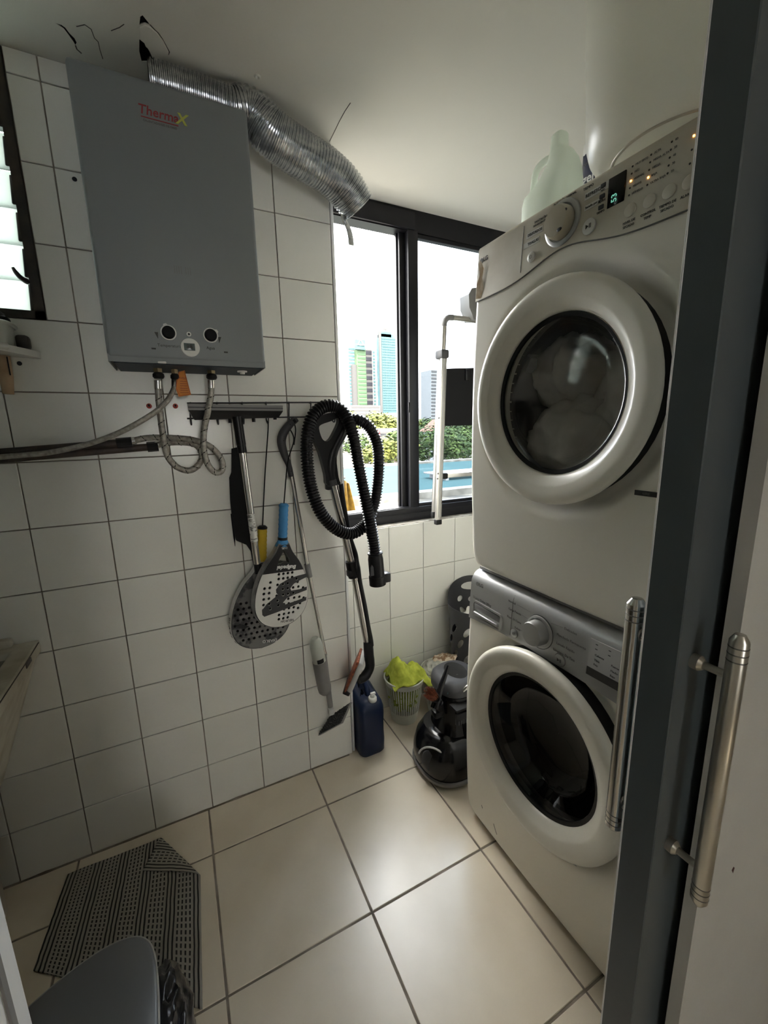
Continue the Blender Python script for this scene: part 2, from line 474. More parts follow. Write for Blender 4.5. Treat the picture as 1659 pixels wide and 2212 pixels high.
def holed(outer, holes, extra=()):
    """2-D triangulation of a polygon with holes -> (points, triangles)"""
    vs_ = []; es = []
    for loop in [outer] + holes:
        o = len(vs_)
        vs_ += [Vector(p) for p in loop]
        es += [(o + i, o + (i + 1) % len(loop)) for i in range(len(loop))]
    vs_ += [Vector(p) for p in extra if inpoly(p, outer) and not any(inpoly(p, h) for h in holes)]
    r = delaunay_2d_cdt(vs_, es, [], 0, 1e-7)
    pts = [tuple(p) for p in r[0]]; tr = []
    for f in r[2]:
        c = (sum(pts[i][0] for i in f) / len(f), sum(pts[i][1] for i in f) / len(f))
        if inpoly(c, outer) and not any(inpoly(c, h) for h in holes): tr.append(tuple(f))
    return pts, tr

def plate(outer, holes, fn0, fn1, extra=()):
    """solid sheet with holes: fn0 / fn1 map (a, b) to front and back points"""
    pts, tr = holed(outer, holes, extra)
    mb = MB(); n = len(pts)
    fs = list(tr) + [tuple(i + n for i in reversed(t)) for t in tr]
    cnt = {}
    for t in tr:
        for a, b in zip(t, t[1:] + t[:1]):
            cnt[(a, b)] = 1
    for (a, b) in cnt:
        if (b, a) not in cnt: fs.append((b, a, a + n, b + n))
    return mb.add([fn0(*p) for p in pts] + [fn1(*p) for p in pts], fs)

def circle(cx, cy, r, n=12, ry=None, rot=0.0):
    ry = r if ry is None else ry
    out = []
    for i in range(n):
        a = 2 * PI * i / n
        x, y = r * math.cos(a), ry * math.sin(a)
        out.append((cx + x * math.cos(rot) - y * math.sin(rot), cy + x * math.sin(rot) + y * math.cos(rot)))
    return out

def rrect(w, h, r, n=4, cx=0.0, cy=0.0):
    out = []
    for sx, sy, a0 in ((1, 1, 0), (-1, 1, 90), (-1, -1, 180), (1, -1, 270)):
        for k in range(n + 1):
            a = math.radians(a0 + 90 * k / n)
            out.append((cx + sx * (w / 2 - r) + r * math.cos(a), cy + sy * (h / 2 - r) + r * math.sin(a)))
    return out

def ridged(p, s=1.0):
    return abs(noise.noise(Vector(p) * s))

def crumple(mb, c, rx, ry, rz, seed=0.0, amp=0.35, fs=2.2, nu=56, nv=34):
    c = Vector(c)
    def fn(a, b):
        t = 2 * PI * a; ph = PI * b
        d = Vector((math.sin(ph) * math.cos(t), math.sin(ph) * math.sin(t), math.cos(ph)))
        q = d * fs + Vector((seed, seed * 1.7, seed * 0.3))
        k = 1 + amp * (0.55 - 1.6 * ridged(q)) + amp * 0.35 * noise.noise(q * 2.3)
        return c + Vector((d.x * rx, d.y * ry, d.z * rz)) * k
    return mb.grid(fn, nu, nv, True)

# ---------------------------------------------------------------- structure
X0, X1, YB, ZC = -2.6, 2.3, -4.6, 2.50         # room extents
T = 0.205                                       # wall tile pitch
TZ = 0.2039; TZ0 = 0.1966                       # row pitch and first row

def slab_mesh(w, h, t, c=0.0012):
    mb = MB()
    a = [(x * w / 2, y * h / 2, 0) for x, y in ((-1, -1), (1, -1), (1, 1), (-1, 1))]
    b = [(x, y, t - c) for x, y, _ in a]
    d = [(x * (w / 2 - c), y * (h / 2 - c), t) for x, y in ((-1, -1), (1, -1), (1, 1), (-1, 1))]
    mb.add(a + b + d, [(i, (i + 1) % 4, 4 + (i + 1) % 4, 4 + i) for i in range(4)] + [(4 + i, 4 + (i + 1) % 4, 8 + (i + 1) % 4, 8 + i) for i in range(4)] + [(8, 9, 10, 11)])
    return mb

SLABS = {}
def slab(name, parent, o, u, v, w, h, t, m, c=0.0012):
    k = (round(w, 4), round(h, 4), round(t, 4), m)
    if k not in SLABS:
        me = slab_mesh(w, h, t, c).mesh(name, 0)
        me.materials.append(M[m]); SLABS[k] = me
    ob = bpy.data.objects.new(name, SLABS[k])
    u = Vector(u); v = Vector(v)
    COL.objects.link(ob); ob.parent = parent
    ob.matrix_world = basis(o, u, v, u.cross(v))
    return ob

# floor
floor = struct('floor', MB().bx(X0, X1, YB, 0.221, -0.12, -0.0025), 'floor_grout')
FX, FY, FP = -0.199, -0.208, 0.4325
G = 0.0065
for i in range(-6, 6):
    for j in range(-10, 2):
        xa, xb = max(FX + i * FP, X0), min(FX + (i + 1) * FP, X1)
        ya, yb = max(FY + (j - 1) * FP, YB), min(FY + j * FP, 0.221)
        if xa < 0 and yb > 0: 
            if xb <= 0.01: yb = min(yb, 0.0)
        if xb - xa < 0.03 or yb - ya < 0.03: continue
        slab('floor_tile', floor, ((xa + xb) / 2, (ya + yb) / 2, -0.008), (1, 0, 0), (0, 1, 0), xb - xa - G, yb - ya - G, 0.008, 'floor_tile', 0.0015)

# back wall (tiled, with the louvre opening) - its free end is an outside corner at x = 0
LW0, LW1, LZ0, LZ1 = -1.50, -0.895, 1.829, 2.495
wall_back = struct('wall_back', MB().bx(X0, -0.001, 0.006, 0.221, -0.1, LZ0).bx(LW1, -0.001, 0.006, 0.221, LZ0, ZC).bx(X0, LW0, 0.006, 0.221, LZ0, ZC), 'grout')
gt = 0.0032
zr = [0.0] + [TZ0 + TZ * k for k in range(12)] + [ZC]
for r in range(len(zr) - 1):
    for c in range(9):
        xa, xb = -T * (c + 1), -T * c - 0.0015 * (c == 0)
        za, zb = zr[r], zr[r + 1]
        if (za + zb) / 2 > LZ0 and xa < LW1:
            xa = max(xa, LW1 + 0.001)
            if xb - xa < 0.02: continue
        if zb - za < 0.02: continue
        dz = random.uniform(-0.0004, 0.0004)
        slab('wall_tile', wall_back, ((xa + xb) / 2, 0.006 + dz, (za + zb) / 2), (1, 0, 0), (0, 0, 1), xb - xa - gt, zb - za - gt, 0.0065, 'tile')

mb = MB()
pts = [V(-1.84 + 0.02 * k, -0.0035, 0.0008) for k in range(92)]
mb.tube(pts, [0.0035 + 0.0030 * max(0, noise.noise(Vector((k * 0.31, 3, 1)))) for k in range(92)], 6)
obj('grimy_joint', mb, 'grout', floor)

# corner strip at the free end
struct('trim_1', MB().rbox((0.0075, 0.113, ZC / 2), (0.012, 0.218, ZC - 0.004), 0.003), 'white_paint', 40)

# window wall: tiled apron below the sill, return to the right
WY = 0.221
wall_window = struct('wall_window', MB().bx(-0.6, X1, WY + 0.006, WY + 0.16, -0.1, 1.006).bx(1.10, X1, WY + 0.006, WY + 0.16, 1.0, ZC).bx(-0.6, -0.02, WY + 0.0, WY + 0.16, 1.0, ZC), 'plaster')
wz = [0.0] + [0.2597 + 0.25 * k for k in range(4)]
for r in range(len(wz) - 1):
    for c in range(-2, 6):
        xa = 0.326 + T * (c - 1); xb = xa + T
        xa = max(xa, 0.016)
        if xb - xa < 0.03: continue
        slab('wall_tile', wall_window, ((xa + xb) / 2, WY + 0.006, (wz[r] + wz[r + 1]) / 2), (1, 0, 0), (0, 0, 1), xb - xa - 0.0026, wz[r + 1] - wz[r] - 0.0026, 0.0065, 'tile')
obj('sill', MB().rbox((0.6, WY + 0.03, 1.007), (1.24, 0.052, 0.012), 0.003), 'sill', wall_window)

# remaining shell
struct('wall_left', MB().bx(X0 - 0.1, X0, YB, 0.3, -0.1, ZC), 'plaster')
struct('wall_right', MB().bx(X1, X1 + 0.1, YB, 0.4, -0.1, ZC), 'plaster')
struct('wall_rear', MB().bx(X0, X1, YB - 0.1, YB, -0.1, 0.9).bx(X0, -0.7, YB - 0.1, YB, 0.9, ZC).bx(-0.2, X1, YB - 0.1, YB, 0.9, ZC).bx(-0.7, -0.2, YB - 0.1, YB, 0.9, 1.3).bx(-0.7, -0.2, YB - 0.1, YB, 1.8, ZC), 'plaster')  # small unseen opening added to let fill daylight in from behind

# ceiling with the broken plaster over the heater
hole_b = [(-0.7524, -0.1291), (-0.7402, -0.1295), (-0.7336, -0.1246), (-0.7275, -0.1110), (-0.7188, -0.0996), (-0.7161, -0.0864), (-0.7209, -0.0753), (-0.7239, -0.0871), (-0.7307, -0.1039), (-0.7376, -0.1187)]
tri_1 = [(-0.5667, -0.2107), (-0.5632, -0.2360), (-0.5579, -0.2423), (-0.5466, -0.2281), (-0.5419, -0.2210), (-0.5540, -0.2220), (-0.5613, -0.2172)]
tri_2 = [(-0.5695, -0.1649), (-0.5660, -0.1709), (-0.5600, -0.1650), (-0.5555, -0.1494), (-0.5482, -0.1438), (-0.5391, -0.1249), (-0.5386, -0.1076), (-0.5682, -0.0938), (-0.5719, -0.1251)]
ceil = plate([(X0, YB), (X1, YB), (X1, 0.40), (X0, 0.40)], [tri_1, tri_2, hole_b], lambda a, b: (a, b, ZC), lambda a, b: (a, b, ZC + 0.002))
ceiling = struct('ceiling', ceil, 'ceiling')
obj('slab_above', MB().bx(X0 - 0.1, X1 + 0.1, YB - 0.1, 0.40, ZC + 0.06, ZC + 0.2).bx(X0 - 0.1, X1 + 0.1, 0.385, 0.40, ZC, ZC + 0.1).bx(X0 - 0.1, X0, YB, 0.4, ZC, ZC + 0.1).bx(X1, X1 + 0.1, YB, 0.4, ZC, ZC + 0.1).bx(X0, X1, YB - 0.1, YB, ZC, ZC + 0.1), 'void', ceiling, 0)
# hanging plaster flap between the two gaps and its open crack edges
fl_o = [(-0.5659, -0.2070), (-0.5541, -0.2193), (-0.5420, -0.2182), (-0.5289, -0.2093), (-0.5145, -0.1906), (-0.5018, -0.1608), (-0.5042, -0.1474), (-0.5383, -0.1157), (-0.5482, -0.1453), (-0.5589, -0.1655), (-0.5680, -0.1713)]
fcx = sum(p[0] for p in fl_o) / len(fl_o); fcy = sum(p[1] for p in fl_o) / len(fl_o)
obj('plaster_flap', plate(fl_o, [], lambda a, b: (a, b, ZC - 0.004 - 0.03 * max(0, (a - fcx) * 0.3 + (fcy - b) * 0.4)), lambda a, b: (a, b, ZC - 0.0005)), 'ceiling', ceiling, 0)
def crack(pts, w):
    mb = MB()
    for (a, b) in zip(pts, pts[1:]):
        a = Vector((*a, ZC - 0.0008)); b = Vector((*b, ZC - 0.0008))
        t = (b - a).normalized(); s_ = Vector((-t.y, t.x, 0)) * w
        mb.add([a - s_, a + s_, b + s_, b - s_, a - s_ + V(0, 0, 0.003), a + s_ + V(0, 0, 0.003), b + s_ + V(0, 0, 0.003), b - s_ + V(0, 0, 0.003)], [(0, 1, 2, 3), (4, 7, 6, 5), (0, 4, 5, 1), (2, 6, 7, 3), (0, 3, 7, 4), (1, 5, 6, 2)])
    obj('crack', mb, 'crack', ceiling, 0)
crack([(-0.7206, -0.0769), (-0.7195, -0.0655), (-0.7109, -0.0558)], 0.0016)
crack([(-0.7080, -0.1406), (-0.6885, -0.1551), (-0.6762, -0.1474), (-0.6727, -0.1225), (-0.6658, -0.1142), (-0.6652, -0.0878), (-0.6624, -0.0596)], 0.0009)
crack([(-0.6318, -0.1640), (-0.6119, -0.1828), (-0.6007, -0.1975)], 0.0008)
crack([(-0.5428, -0.2232), (-0.5329, -0.2130), (-0.5248, -0.2071), (-0.5156, -0.1930), (-0.5072, -0.1749), (-0.4996, -0.1588), (-0.5030, -0.1479)], 0.0012)
crack([(0.0078, -0.1977), (0.0047, -0.1581), (0.0043, -0.1084), (0.0062, -0.0540), (0.0073, -0.0031)], 0.0010)
obj('dimple', MB().lathe([(0.001, 0.0), (0.006, 0.0035), (0.0095, 0.001), (0.010, 0.0)], (*(-0.2728, -0.1770), ZC), (0, 0, -1), 14), 'ceiling', ceiling)

# main window: black sliding frame, left sash pushed open, right pane glazed
WF = 0.28
win = struct('window_1', MB().bx(-0.02, 1.10, WF, WF + 0.07, 1.010, 1.088).bx(-0.02, 1.10, WF, WF + 0.07, 2.405, ZC).bx(-0.02, 0.05, WF, WF + 0.07, 1.088, 2.405).bx(1.06, 1.10, WF, WF + 0.07, 1.088, 2.405), 'frame_black')
obj('top_track', MB().rbox((0.27, WF - 0.006, 2.447), (0.50, 0.014, 0.075), 0.002), 'frame_black', win)
obj('bottom_track', MB().rbox((0.55, WF - 0.005, 1.07), (1.06, 0.012, 0.03), 0.002), 'frame_black', win)
obj('mullion', MB().rbox((0.512, WF + 0.015, 1.747), (0.055, 0.045, 1.33), 0.003), 'frame_black', win)
obj('sash_stile', MB().rbox((0.470, WF + 0.045, 1.747), (0.032, 0.04, 1.32), 0.003).rbox((0.452, WF + 0.052, 1.747), (0.012, 0.02, 1.32), 0.002), 'frame_black', win)
obj('sash_rail', MB().rbox((0.80, WF + 0.02, 2.397), (0.55, 0.03, 0.02), 0.002).rbox((0.80, WF + 0.02, 1.093), (0.55, 0.03, 0.016), 0.002), 'frame_black', win)
obj('pane', MB().bx(0.535, 1.065, WF + 0.022, WF + 0.027, 1.085, 2.40), 'glass', win)
obj('latch', MB().rbox((0.485, WF - 0.003, 1.60), (0.012, 0.008, 0.05), 0.002), 'frame_black', win)

# louvre window in the back wall
lou = struct('window_2', MB().bx(LW0, LW1 - 0.0005, -0.004, 0.06, LZ0, LZ0 + 0.021).bx(LW1 - 0.024, LW1 - 0.0005, -0.004, 0.06, LZ0, LZ1).bx(LW0, LW0 + 0.03, -0.004, 0.06, LZ0, LZ1).bx(LW0, LW1, -0.004, 0.06, LZ1 - 0.02, LZ1 + 0.004), 'frame_brown')
for k in range(7):
    zc = LZ0 + 0.062 + k * 0.0935
    rot = Matrix.Rotation(math.radians(-16), 3, 'X')
    obj('glass_slat', MB().box(((LW0 + LW1) / 2, 0.035, zc), (LW1 - LW0 - 0.05, 0.005, 0.106), rot), 'louvre', lou, 0)
    obj('slat_clip', MB().rbox((LW1 - 0.030, 0.034, zc), (0.014, 0.012, 0.085), 0.002, 1, rot), 'frame_brown', lou)
obj('crank_lever', MB().tube(spline([(-0.9245, -0.0040, 1.9268), (-0.9312, -0.0300, 1.9276), (-0.9370, -0.0450, 1.9363), (-0.9410, -0.0500, 1.9468)], 5), [0.008, 0.008, 0.0075, 0.007, 0.0068, 0.0066, 0.0064, 0.006, 0.0058, 0.0056, 0.0054, 0.005, 0.0046, 0.0042, 0.0038, 0.003], 8), 'frame_brown', lou)

# partition with the sliding-door pocket (front skin right of the doorway) and the white left jamb
pf = struct('wall_front', MB().bx(0.092, X1, -1.336, -1.316, 0, ZC).bx(0.20, X1, -1.236, -1.222, 0, ZC).bx(-0.79, X1, -1.336, -1.222, 2.28, ZC), 'jamb')
obj('smear', MB().prism([(0, 0), (0.003, 0.010), (-0.002, 0.015), (-0.006, 0.010), (-0.002, 0.003)], (0.2033, -1.3362, 0.7088), (1, 0, 0), (0, 0, 1), 0.0003), 'mud', pf, 0)
pl = struct('wall_front_left', MB().bx(X0, -0.795, -1.336, -1.222, 0, ZC), 'white_paint')
tl = struct('trim_2', MB().rbox((-0.766, -1.306, 1.14), (0.052, 0.060, 2.28), 0.003), 'white_paint', 40)
obj('seal_strip', MB().bx(-0.7405, -0.7385, -1.3035, -1.2975, 0.0, 2.27), 'grey_mid', tl, 0)

# added fill lamp, unseen on the kitchen ceiling behind the camera
lp = thing('added_fill_lamp', 'added round fill lamp on the unseen kitchen ceiling behind the doorway', 'lamp', (-0.6, -3.0, ZC))
obj('base', MB().cyl((-0.6, -3.0, ZC - 0.001), (-0.6, -3.0, ZC - 0.03), 0.21, n=32), 'white_plastic', lp)
obj('diffuser', MB().lathe([(0.20, 0.0), (0.195, 0.03), (0.15, 0.055), (0.001, 0.065)], (-0.6, -3.0, ZC - 0.03), (0, 0, -1), 32), 'lamp', lp)

# ================================================================ gas water heater
HX0, HX1, HZ0, HZ1, HY = -0.738, -0.314, 1.694, 2.396, -0.20
hcx = (HX0 + HX1) / 2
ht = thing('water_heater', 'grey wall-hung gas water heater with two knobs under the ceiling', 'water heater', (hcx, 0, HZ0))
# front cover: shell open below
mb = MB()
mb.rbox((hcx, -0.101, (HZ0 + HZ1) / 2 + 0.004), (HX1 - HX0, 0.198, HZ1 - HZ0 - 0.012), 0.010, 3)
obj('cover', mb, 'heater', ht)
mb = MB()
for x in (HX0 + 0.002, HX1 - 0.002): mb.bx(x - 0.0015, x + 0.0015, HY + 0.006, -0.004, HZ0 - 0.001, HZ0 + 0.02)
mb.bx(HX0 + 0.002, HX1 - 0.002, HY + 0.003, HY + 0.006, HZ0 - 0.001, HZ0 + 0.02)
obj('lower_skirt', mb, 'heater', ht)
obj('bottom_plate', MB().bx(HX0 + 0.012, HX1 - 0.012, HY + 0.012, -0.006, HZ0 - 0.003, HZ0 + 0.008), 'heater_dark', ht)
FYH = HY + 0.0
def on_front(px): return px
for nm, c, kr in (('temperature_knob', (-0.5809, -0.2000, 1.7768), 0.35), ('water_knob', (-0.4691, -0.2000, 1.7777), -0.9)):
    c = Vector(c)
    k = obj(nm, MB().lathe([(0.0165, 0), (0.0165, 0.012), (0.0145, 0.016), (0.001, 0.0165)], c, (0, -1, 0), 28), 'black_matt', ht)
    rg = MB()
    prof = []
    for i in range(40):
        a = 2 * PI * i / 40
        d = math.cos(a - PI / 2 - kr)
        prof.append((a, 0.0205 + (0.004 if d > 0.975 else 0)))
    outer = [(r * math.cos(a), r * math.sin(a)) for a, r in prof]
    rg = plate(outer, [circle(0, 0, 0.0178, 40)], lambda a, b: c + V(a, -0.006, b), lambda a, b: c + V(a, 0, b))
    obj('knob_ring', rg, 'white_plastic', k, 0)
c = Vector((-0.5280, -0.2000, 1.7402))
dsp = obj('display_bezel', MB().lathe([(0.0255, 0), (0.0255, 0.003), (0.024, 0.0045), (0.001, 0.0047)], c, (0, -1, 0), 36), 'white_plastic', ht)
obj('display_screen', MB().rbox(c + V(-0.002, -0.0052, 0.001), (0.029, 0.0016, 0.020), 0.0006), 'lcd_grey', dsp)
text('digits', '88', 0.017, c + V(-0.002, -0.0063, 0.001), (1, 0, 0), (0, 0, 1), 'ink', dsp)
c = Vector((-0.5279, -0.2000, 1.7771))
sn = obj('sensor_ring', plate(circle(0, 0, 0.0062, 20), [circle(0, 0, 0.0032, 20)], lambda a, b: c + V(a, -0.002, b), lambda a, b: c + V(a, 0, b)), 'white_plastic', ht, 0)
obj('sensor_lens', MB().cyl(c, c + V(0, -0.001, 0), 0.0033, n=16), 'black_gloss', sn)
for (px, sgn) in (((-0.6121, -0.2000, 1.7683), 1), ((-0.4442, -0.2000, 1.7677), -1)):
    p = Vector(px)
    obj('wedge_mark', MB().prism([(-0.0045, 0.008), (0.0045, 0.008), (0.003 * sgn, -0.010)], p + V(0, 0.0002, 0), (1, 0, 0), (0, 0, 1), 0.0006), 'ink', ht, 0)
for px in ((-0.6232, -0.2000, 1.7318), (-0.4303, -0.2000, 1.7330)):
    obj('minus_mark', MB().box(Vector(px) + V(0, -0.0002, 0), (0.011, 0.0008, 0.004)), 'ink', ht, 0)
text('lettering', 'Temperatura', 0.0115, Vector((-0.5823, -0.2000, 1.7418)) + V(0, -0.0004, 0), (1, 0, 0), (0, 0, 1), 'ink', ht)
text('lettering', 'Agua', 0.0115, Vector((-0.4725, -0.2000, 1.7424)) + V(0, -0.0004, 0), (1, 0, 0), (0, 0, 1), 'ink', ht)
lc = Vector((-0.5451, -0.2000, 2.3213)) + V(0, -0.0006, 0)
text('logo', 'Therma', 0.030, lc, (1, 0, 0), (0, 0, 1), 'red_ink', ht, shear=0.15, bold=0.0004)
text('logo_x', 'X', 0.036, Vector((-0.4911, -0.2000, 2.3218)) + V(0, -0.0008, 0), (1, 0, 0), (0, 0, 1), 'lime_ink', ht, shear=0.25, bold=0.001)
obj('logo_underline', MB().box(lc + V(0.002, 0, -0.016), (0.088, 0.0008, 0.0022)), 'red_ink', ht, 0)
text('tagline', 'CALENTADORES DE PASO', 0.0068, lc + V(0.002, 0, -0.0235), (1, 0, 0), (0, 0, 1), 'ink_grey', ht)
text('lettering', '|||| |||', 0.022, Vector((-0.5270, -0.2000, 1.9482)) + V(0, -0.0004, 0), (1, 0, 0), (0, 0, 1), 'grey_mid', ht)  # bar glyphs stand in for faint sticker residue on the cover
# underside fittings
for (px, r) in (((-0.6207, -0.1000, 1.6860), 0.011), ((-0.5750, -0.1000, 1.6837), 0.009), ((-0.4687, -0.1000, 1.6878), 0.011)):
    p = Vector(px)
    ft = obj('connector', MB().cyl((p.x, p.y, HZ0 + 0.004), (p.x, p.y, p.z - 0.008), r * 0.8, n=16).cyl((p.x, p.y, p.z + 0.006), (p.x, p.y, p.z - 0.006), r * 1.2, n=6), 'brass', ht)
    obj('gland', MB().lathe([(r * 1.0, 0), (r * 1.45, 0.005), (r * 1.5, 0.013), (r * 1.15, 0.018)], (p.x, p.y, p.z - 0.006), (0, 0, -1), 16), 'rubber', ft)
p = Vector((-0.3752, -0.1200, 1.6933))
obj('drain_plug', MB().cyl((p.x, p.y, HZ0 + 0.004), (p.x, p.y, p.z - 0.006), 0.0155, n=20).cyl((p.x, p.y, p.z - 0.006), (p.x, p.y, p.z - 0.012), 0.008, n=12), 'white_plastic', ht)
obj('bottom_clip', MB().rbox(Vector((-0.6064, -0.2000, 1.6952)), (0.022, 0.008, 0.006), 0.002), 'white_plastic', ht)
obj('flue_collar', MB().cyl((-0.53, -0.11, HZ1 - 0.01), (-0.53, -0.11, HZ1 + 0.012), 0.052, n=28), 'foil', ht)

# ================================================================ flexible exhaust duct
du = thing('exhaust_duct', 'corrugated aluminium flexible duct running under the ceiling to the window', 'duct', (-0.3, -0.11, 2.44))
pts = [V(-0.555, -0.11, 2.447), V(-0.50, -0.11, 2.447), V(-0.42, -0.11, 2.446), V(-0.34, -0.11, 2.442), Vector((-0.2872, -0.1100, 2.4460)), Vector((-0.2235, -0.1100, 2.4036)), Vector((-0.1341, -0.1000, 2.3769)), Vector((-0.0499, -0.0900, 2.3583)), Vector((0.0159, -0.0800, 2.3314)), Vector((0.0604, -0.0700, 2.2989)), Vector((0.0815, -0.0650, 2.2802))]
pp = resample(spline(pts, 12), 0.0026)
rad = []
for i, p in enumerate(pp):
    base = 0.049 + 0.016 * min(1, max(0, (i / len(pp) - 0.30) / 0.15))
    if i / len(pp) > 0.9: base -= 0.006 * (i / len(pp) - 0.9) / 0.1
    rad.append(base + (0.0028 if (i // 2) % 2 else -0.0022) + 0.0012 * noise.noise(Vector((i * 0.13, 0, 0))))
obj('corrugated_tube', MB().tube(pp, rad, 30, caps=False), 'foil', du, 25)
e0 = pp[-1]
obj('torn_strap', MB().tube(spline([Vector((0.0229, -0.0700, 2.2436)), Vector((0.0264, -0.0680, 2.2259)), Vector((0.0388, -0.0700, 2.2036)), Vector((0.0458, -0.0720, 2.1772)), Vector((0.0483, -0.0720, 2.1475))], 5), 0.013, 8, flat=0.2, up=(1, 0.3, 0)), 'foil', du)
obj('end_rim', MB().tube([e0 + frame_from(pp[-1] - pp[-3])[0] * 0.056 * math.cos(t) + frame_from(pp[-1] - pp[-3])[1] * 0.056 * math.sin(t) for t in [2 * PI * k / 32 for k in range(32)]], 0.0022, 6, closed=True), 'foil', du)

# ================================================================ water pipes, hoses
def pipe_thing(name, label, cat): return thing(name, label, cat, (-0.9, -0.02, 1.47))
pz = pipe_thing('water_pipe', 'upper of two dark iron pipes along the tiles left of the heater hoses', 'pipe')
a, b = Vector((-1.0456, -0.0450, 1.4520)), Vector((-0.7408, -0.0450, 1.4705))
a2 = a + (a - b) * 1.6
obj('pipe_run', MB().cyl(a2, b, 0.0115, n=16), 'pipe', pz)
obj('coupling', MB().cyl(b - (b - a).normalized() * 0.02, b + (b - a).normalized() * 0.022, 0.0155, n=8), 'black', pz)
pz2 = pipe_thing('water_pipe', 'lower of two dark iron pipes along the tiles left of the heater hoses', 'pipe')
c_, d = Vector((-1.0527, -0.0300, 1.4332)), Vector((-0.6795, -0.0300, 1.4533))
c2 = c_ + (c_ - d) * 1.2
obj('pipe_run', MB().cyl(c2, d, 0.0115, n=16), 'pipe', pz2)
obj('coupling', MB().cyl(d, d + (d - c_).normalized() * 0.032, 0.0160, n=8), 'black', pz2)

def hose(name, label, pts, r, ferr=True, spiral=True):
    h = thing(name, label, 'hose', tuple(pts[0]))
    sp = resample(spline(pts, 12), 0.006)
    hb = obj('braid', MB().tube(sp, r, 14), 'braid', h)
    if ferr:
        for q0, q1 in ((sp[0], sp[4]), (sp[-1], sp[-5])):
            obj('ferrule', MB().cyl(q0, q1, r * 1.18, n=16), 'steel', h)
    if spiral:
        hx = []
        u = None
        for i, p in enumerate(sp):
            t = (sp[min(i + 1, len(sp) - 1)] - sp[max(i - 1, 0)]).normalized()
            u = frame_from(t)[0] if u is None else (u - t * u.dot(t)).normalized()
            w = t.cross(u)
            a = i * 0.006 / 0.036 * 2 * PI
            hx.append(p + (u * math.cos(a) + w * math.sin(a)) * r)
        obj('tracer_thread', MB().tube(hx, 0.0015, 5), 'black_matt', hb)
    return h
hose('braided_hose', 'steel-braided hose from the left heater outlet looping down to the lower pipe',
     [Vector((-0.6240, -0.1000, 1.6559)), Vector((-0.6275, -0.0950, 1.6039)), Vector((-0.6288, -0.0900, 1.5480)), Vector((-0.6283, -0.0850, 1.4835)), Vector((-0.6230, -0.0800, 1.4245)), Vector((-0.5975, -0.0750, 1.3853)), Vector((-0.5597, -0.0700, 1.3734)), Vector((-0.5288, -0.0650, 1.3961)), Vector((-0.5197, -0.0600, 1.4264)), Vector((-0.5339, -0.0550, 1.4546)), Vector((-0.5692, -0.0450, 1.4648)), Vector((-0.6217, -0.0350, 1.4649)), Vector((-0.6633, -0.0300, 1.4557))], 0.0098)
hose('braided_hose', 'steel-braided hose from the right heater outlet curling back to the upper pipe',
     [Vector((-0.4713, -0.1000, 1.6605)), Vector((-0.4752, -0.1000, 1.6200)), Vector((-0.4910, -0.1050, 1.5613)), Vector((-0.5079, -0.1050, 1.5026)), Vector((-0.5148, -0.1000, 1.4430)), Vector((-0.5070, -0.1000, 1.3924)), Vector((-0.4880, -0.1000, 1.3650)), Vector((-0.4674, -0.1000, 1.3668)), Vector((-0.4608, -0.1000, 1.3914)), Vector((-0.4710, -0.1000, 1.4228)), Vector((-0.4992, -0.0950, 1.4543)), Vector((-0.5457, -0.0800, 1.4737)), Vector((-0.6061, -0.0650, 1.4813)), Vector((-0.6725, -0.0500, 1.4830)), Vector((-0.7318, -0.0450, 1.4717))], 0.0098)
hose('gas_hose', 'thin braided gas hose sweeping left from the heater across the pipes',
     [Vector((-0.5776, -0.1000, 1.6601)), Vector((-0.5817, -0.1050, 1.6345)), Vector((-0.6037, -0.1200, 1.5969)), Vector((-0.6416, -0.1250, 1.5606)), Vector((-0.7015, -0.1200, 1.5229)), Vector((-0.7667, -0.1000, 1.4915)), Vector((-0.8422, -0.0800, 1.4663)), Vector((-0.9233, -0.0750, 1.4491)), Vector((-0.9993, -0.0700, 1.4431)), Vector((-1.1028, -0.0600, 1.4373)), Vector((-1.2005, -0.0500, 1.4319))], 0.0078, True, False)

tg = thing('paper_tag', 'orange card tag hanging from the heater gas connection', 'tag', (-0.5531, -0.1100, 1.6458))
q = [Vector((-0.5634, -0.1050, 1.6835)), Vector((-0.5459, -0.1050, 1.6883)), Vector((-0.5354, -0.1150, 1.6135)), Vector((-0.5716, -0.1150, 1.6073)), Vector((-0.5787, -0.1100, 1.6382))]
obj('card', MB().add(q + [p + V(0, 0.001, 0) for p in q], [(0, 1, 2, 3, 4), (9, 8, 7, 6, 5)] + [(i, (i + 1) % 5, 5 + (i + 1) % 5, 5 + i) for i in range(5)]), 'orange', tg, 0)
q2 = [Vector((-0.5623, -0.1062, 1.6820)), Vector((-0.5474, -0.1062, 1.6867)), Vector((-0.5379, -0.1162, 1.6162)), Vector((-0.5688, -0.1162, 1.6101)), Vector((-0.5761, -0.1112, 1.6382))]
obj('red_border', MB().tube(q2, 0.0007, 5, closed=True), 'red', tg)
ua = (q[2] - q[3]).normalized()
for k in range(6):
    a = q[0].lerp(q[3], 0.42 + 0.09 * k); b = q[1].lerp(q[2], 0.42 + 0.09 * k)
    obj('text_line', MB().box(a.lerp(b, 0.5) + V(0, -0.0006, 0), ((b - a).length * 0.7, 0.0006, 0.0012)), 'red_ink', tg, 0)
text('lettering', 'AVISO', 0.009, q[0].lerp(q[2], 0.28) + V(0.001, -0.0012, 0), (1, 0, -0.08), (0.08, 0, 1), 'red_ink', tg)
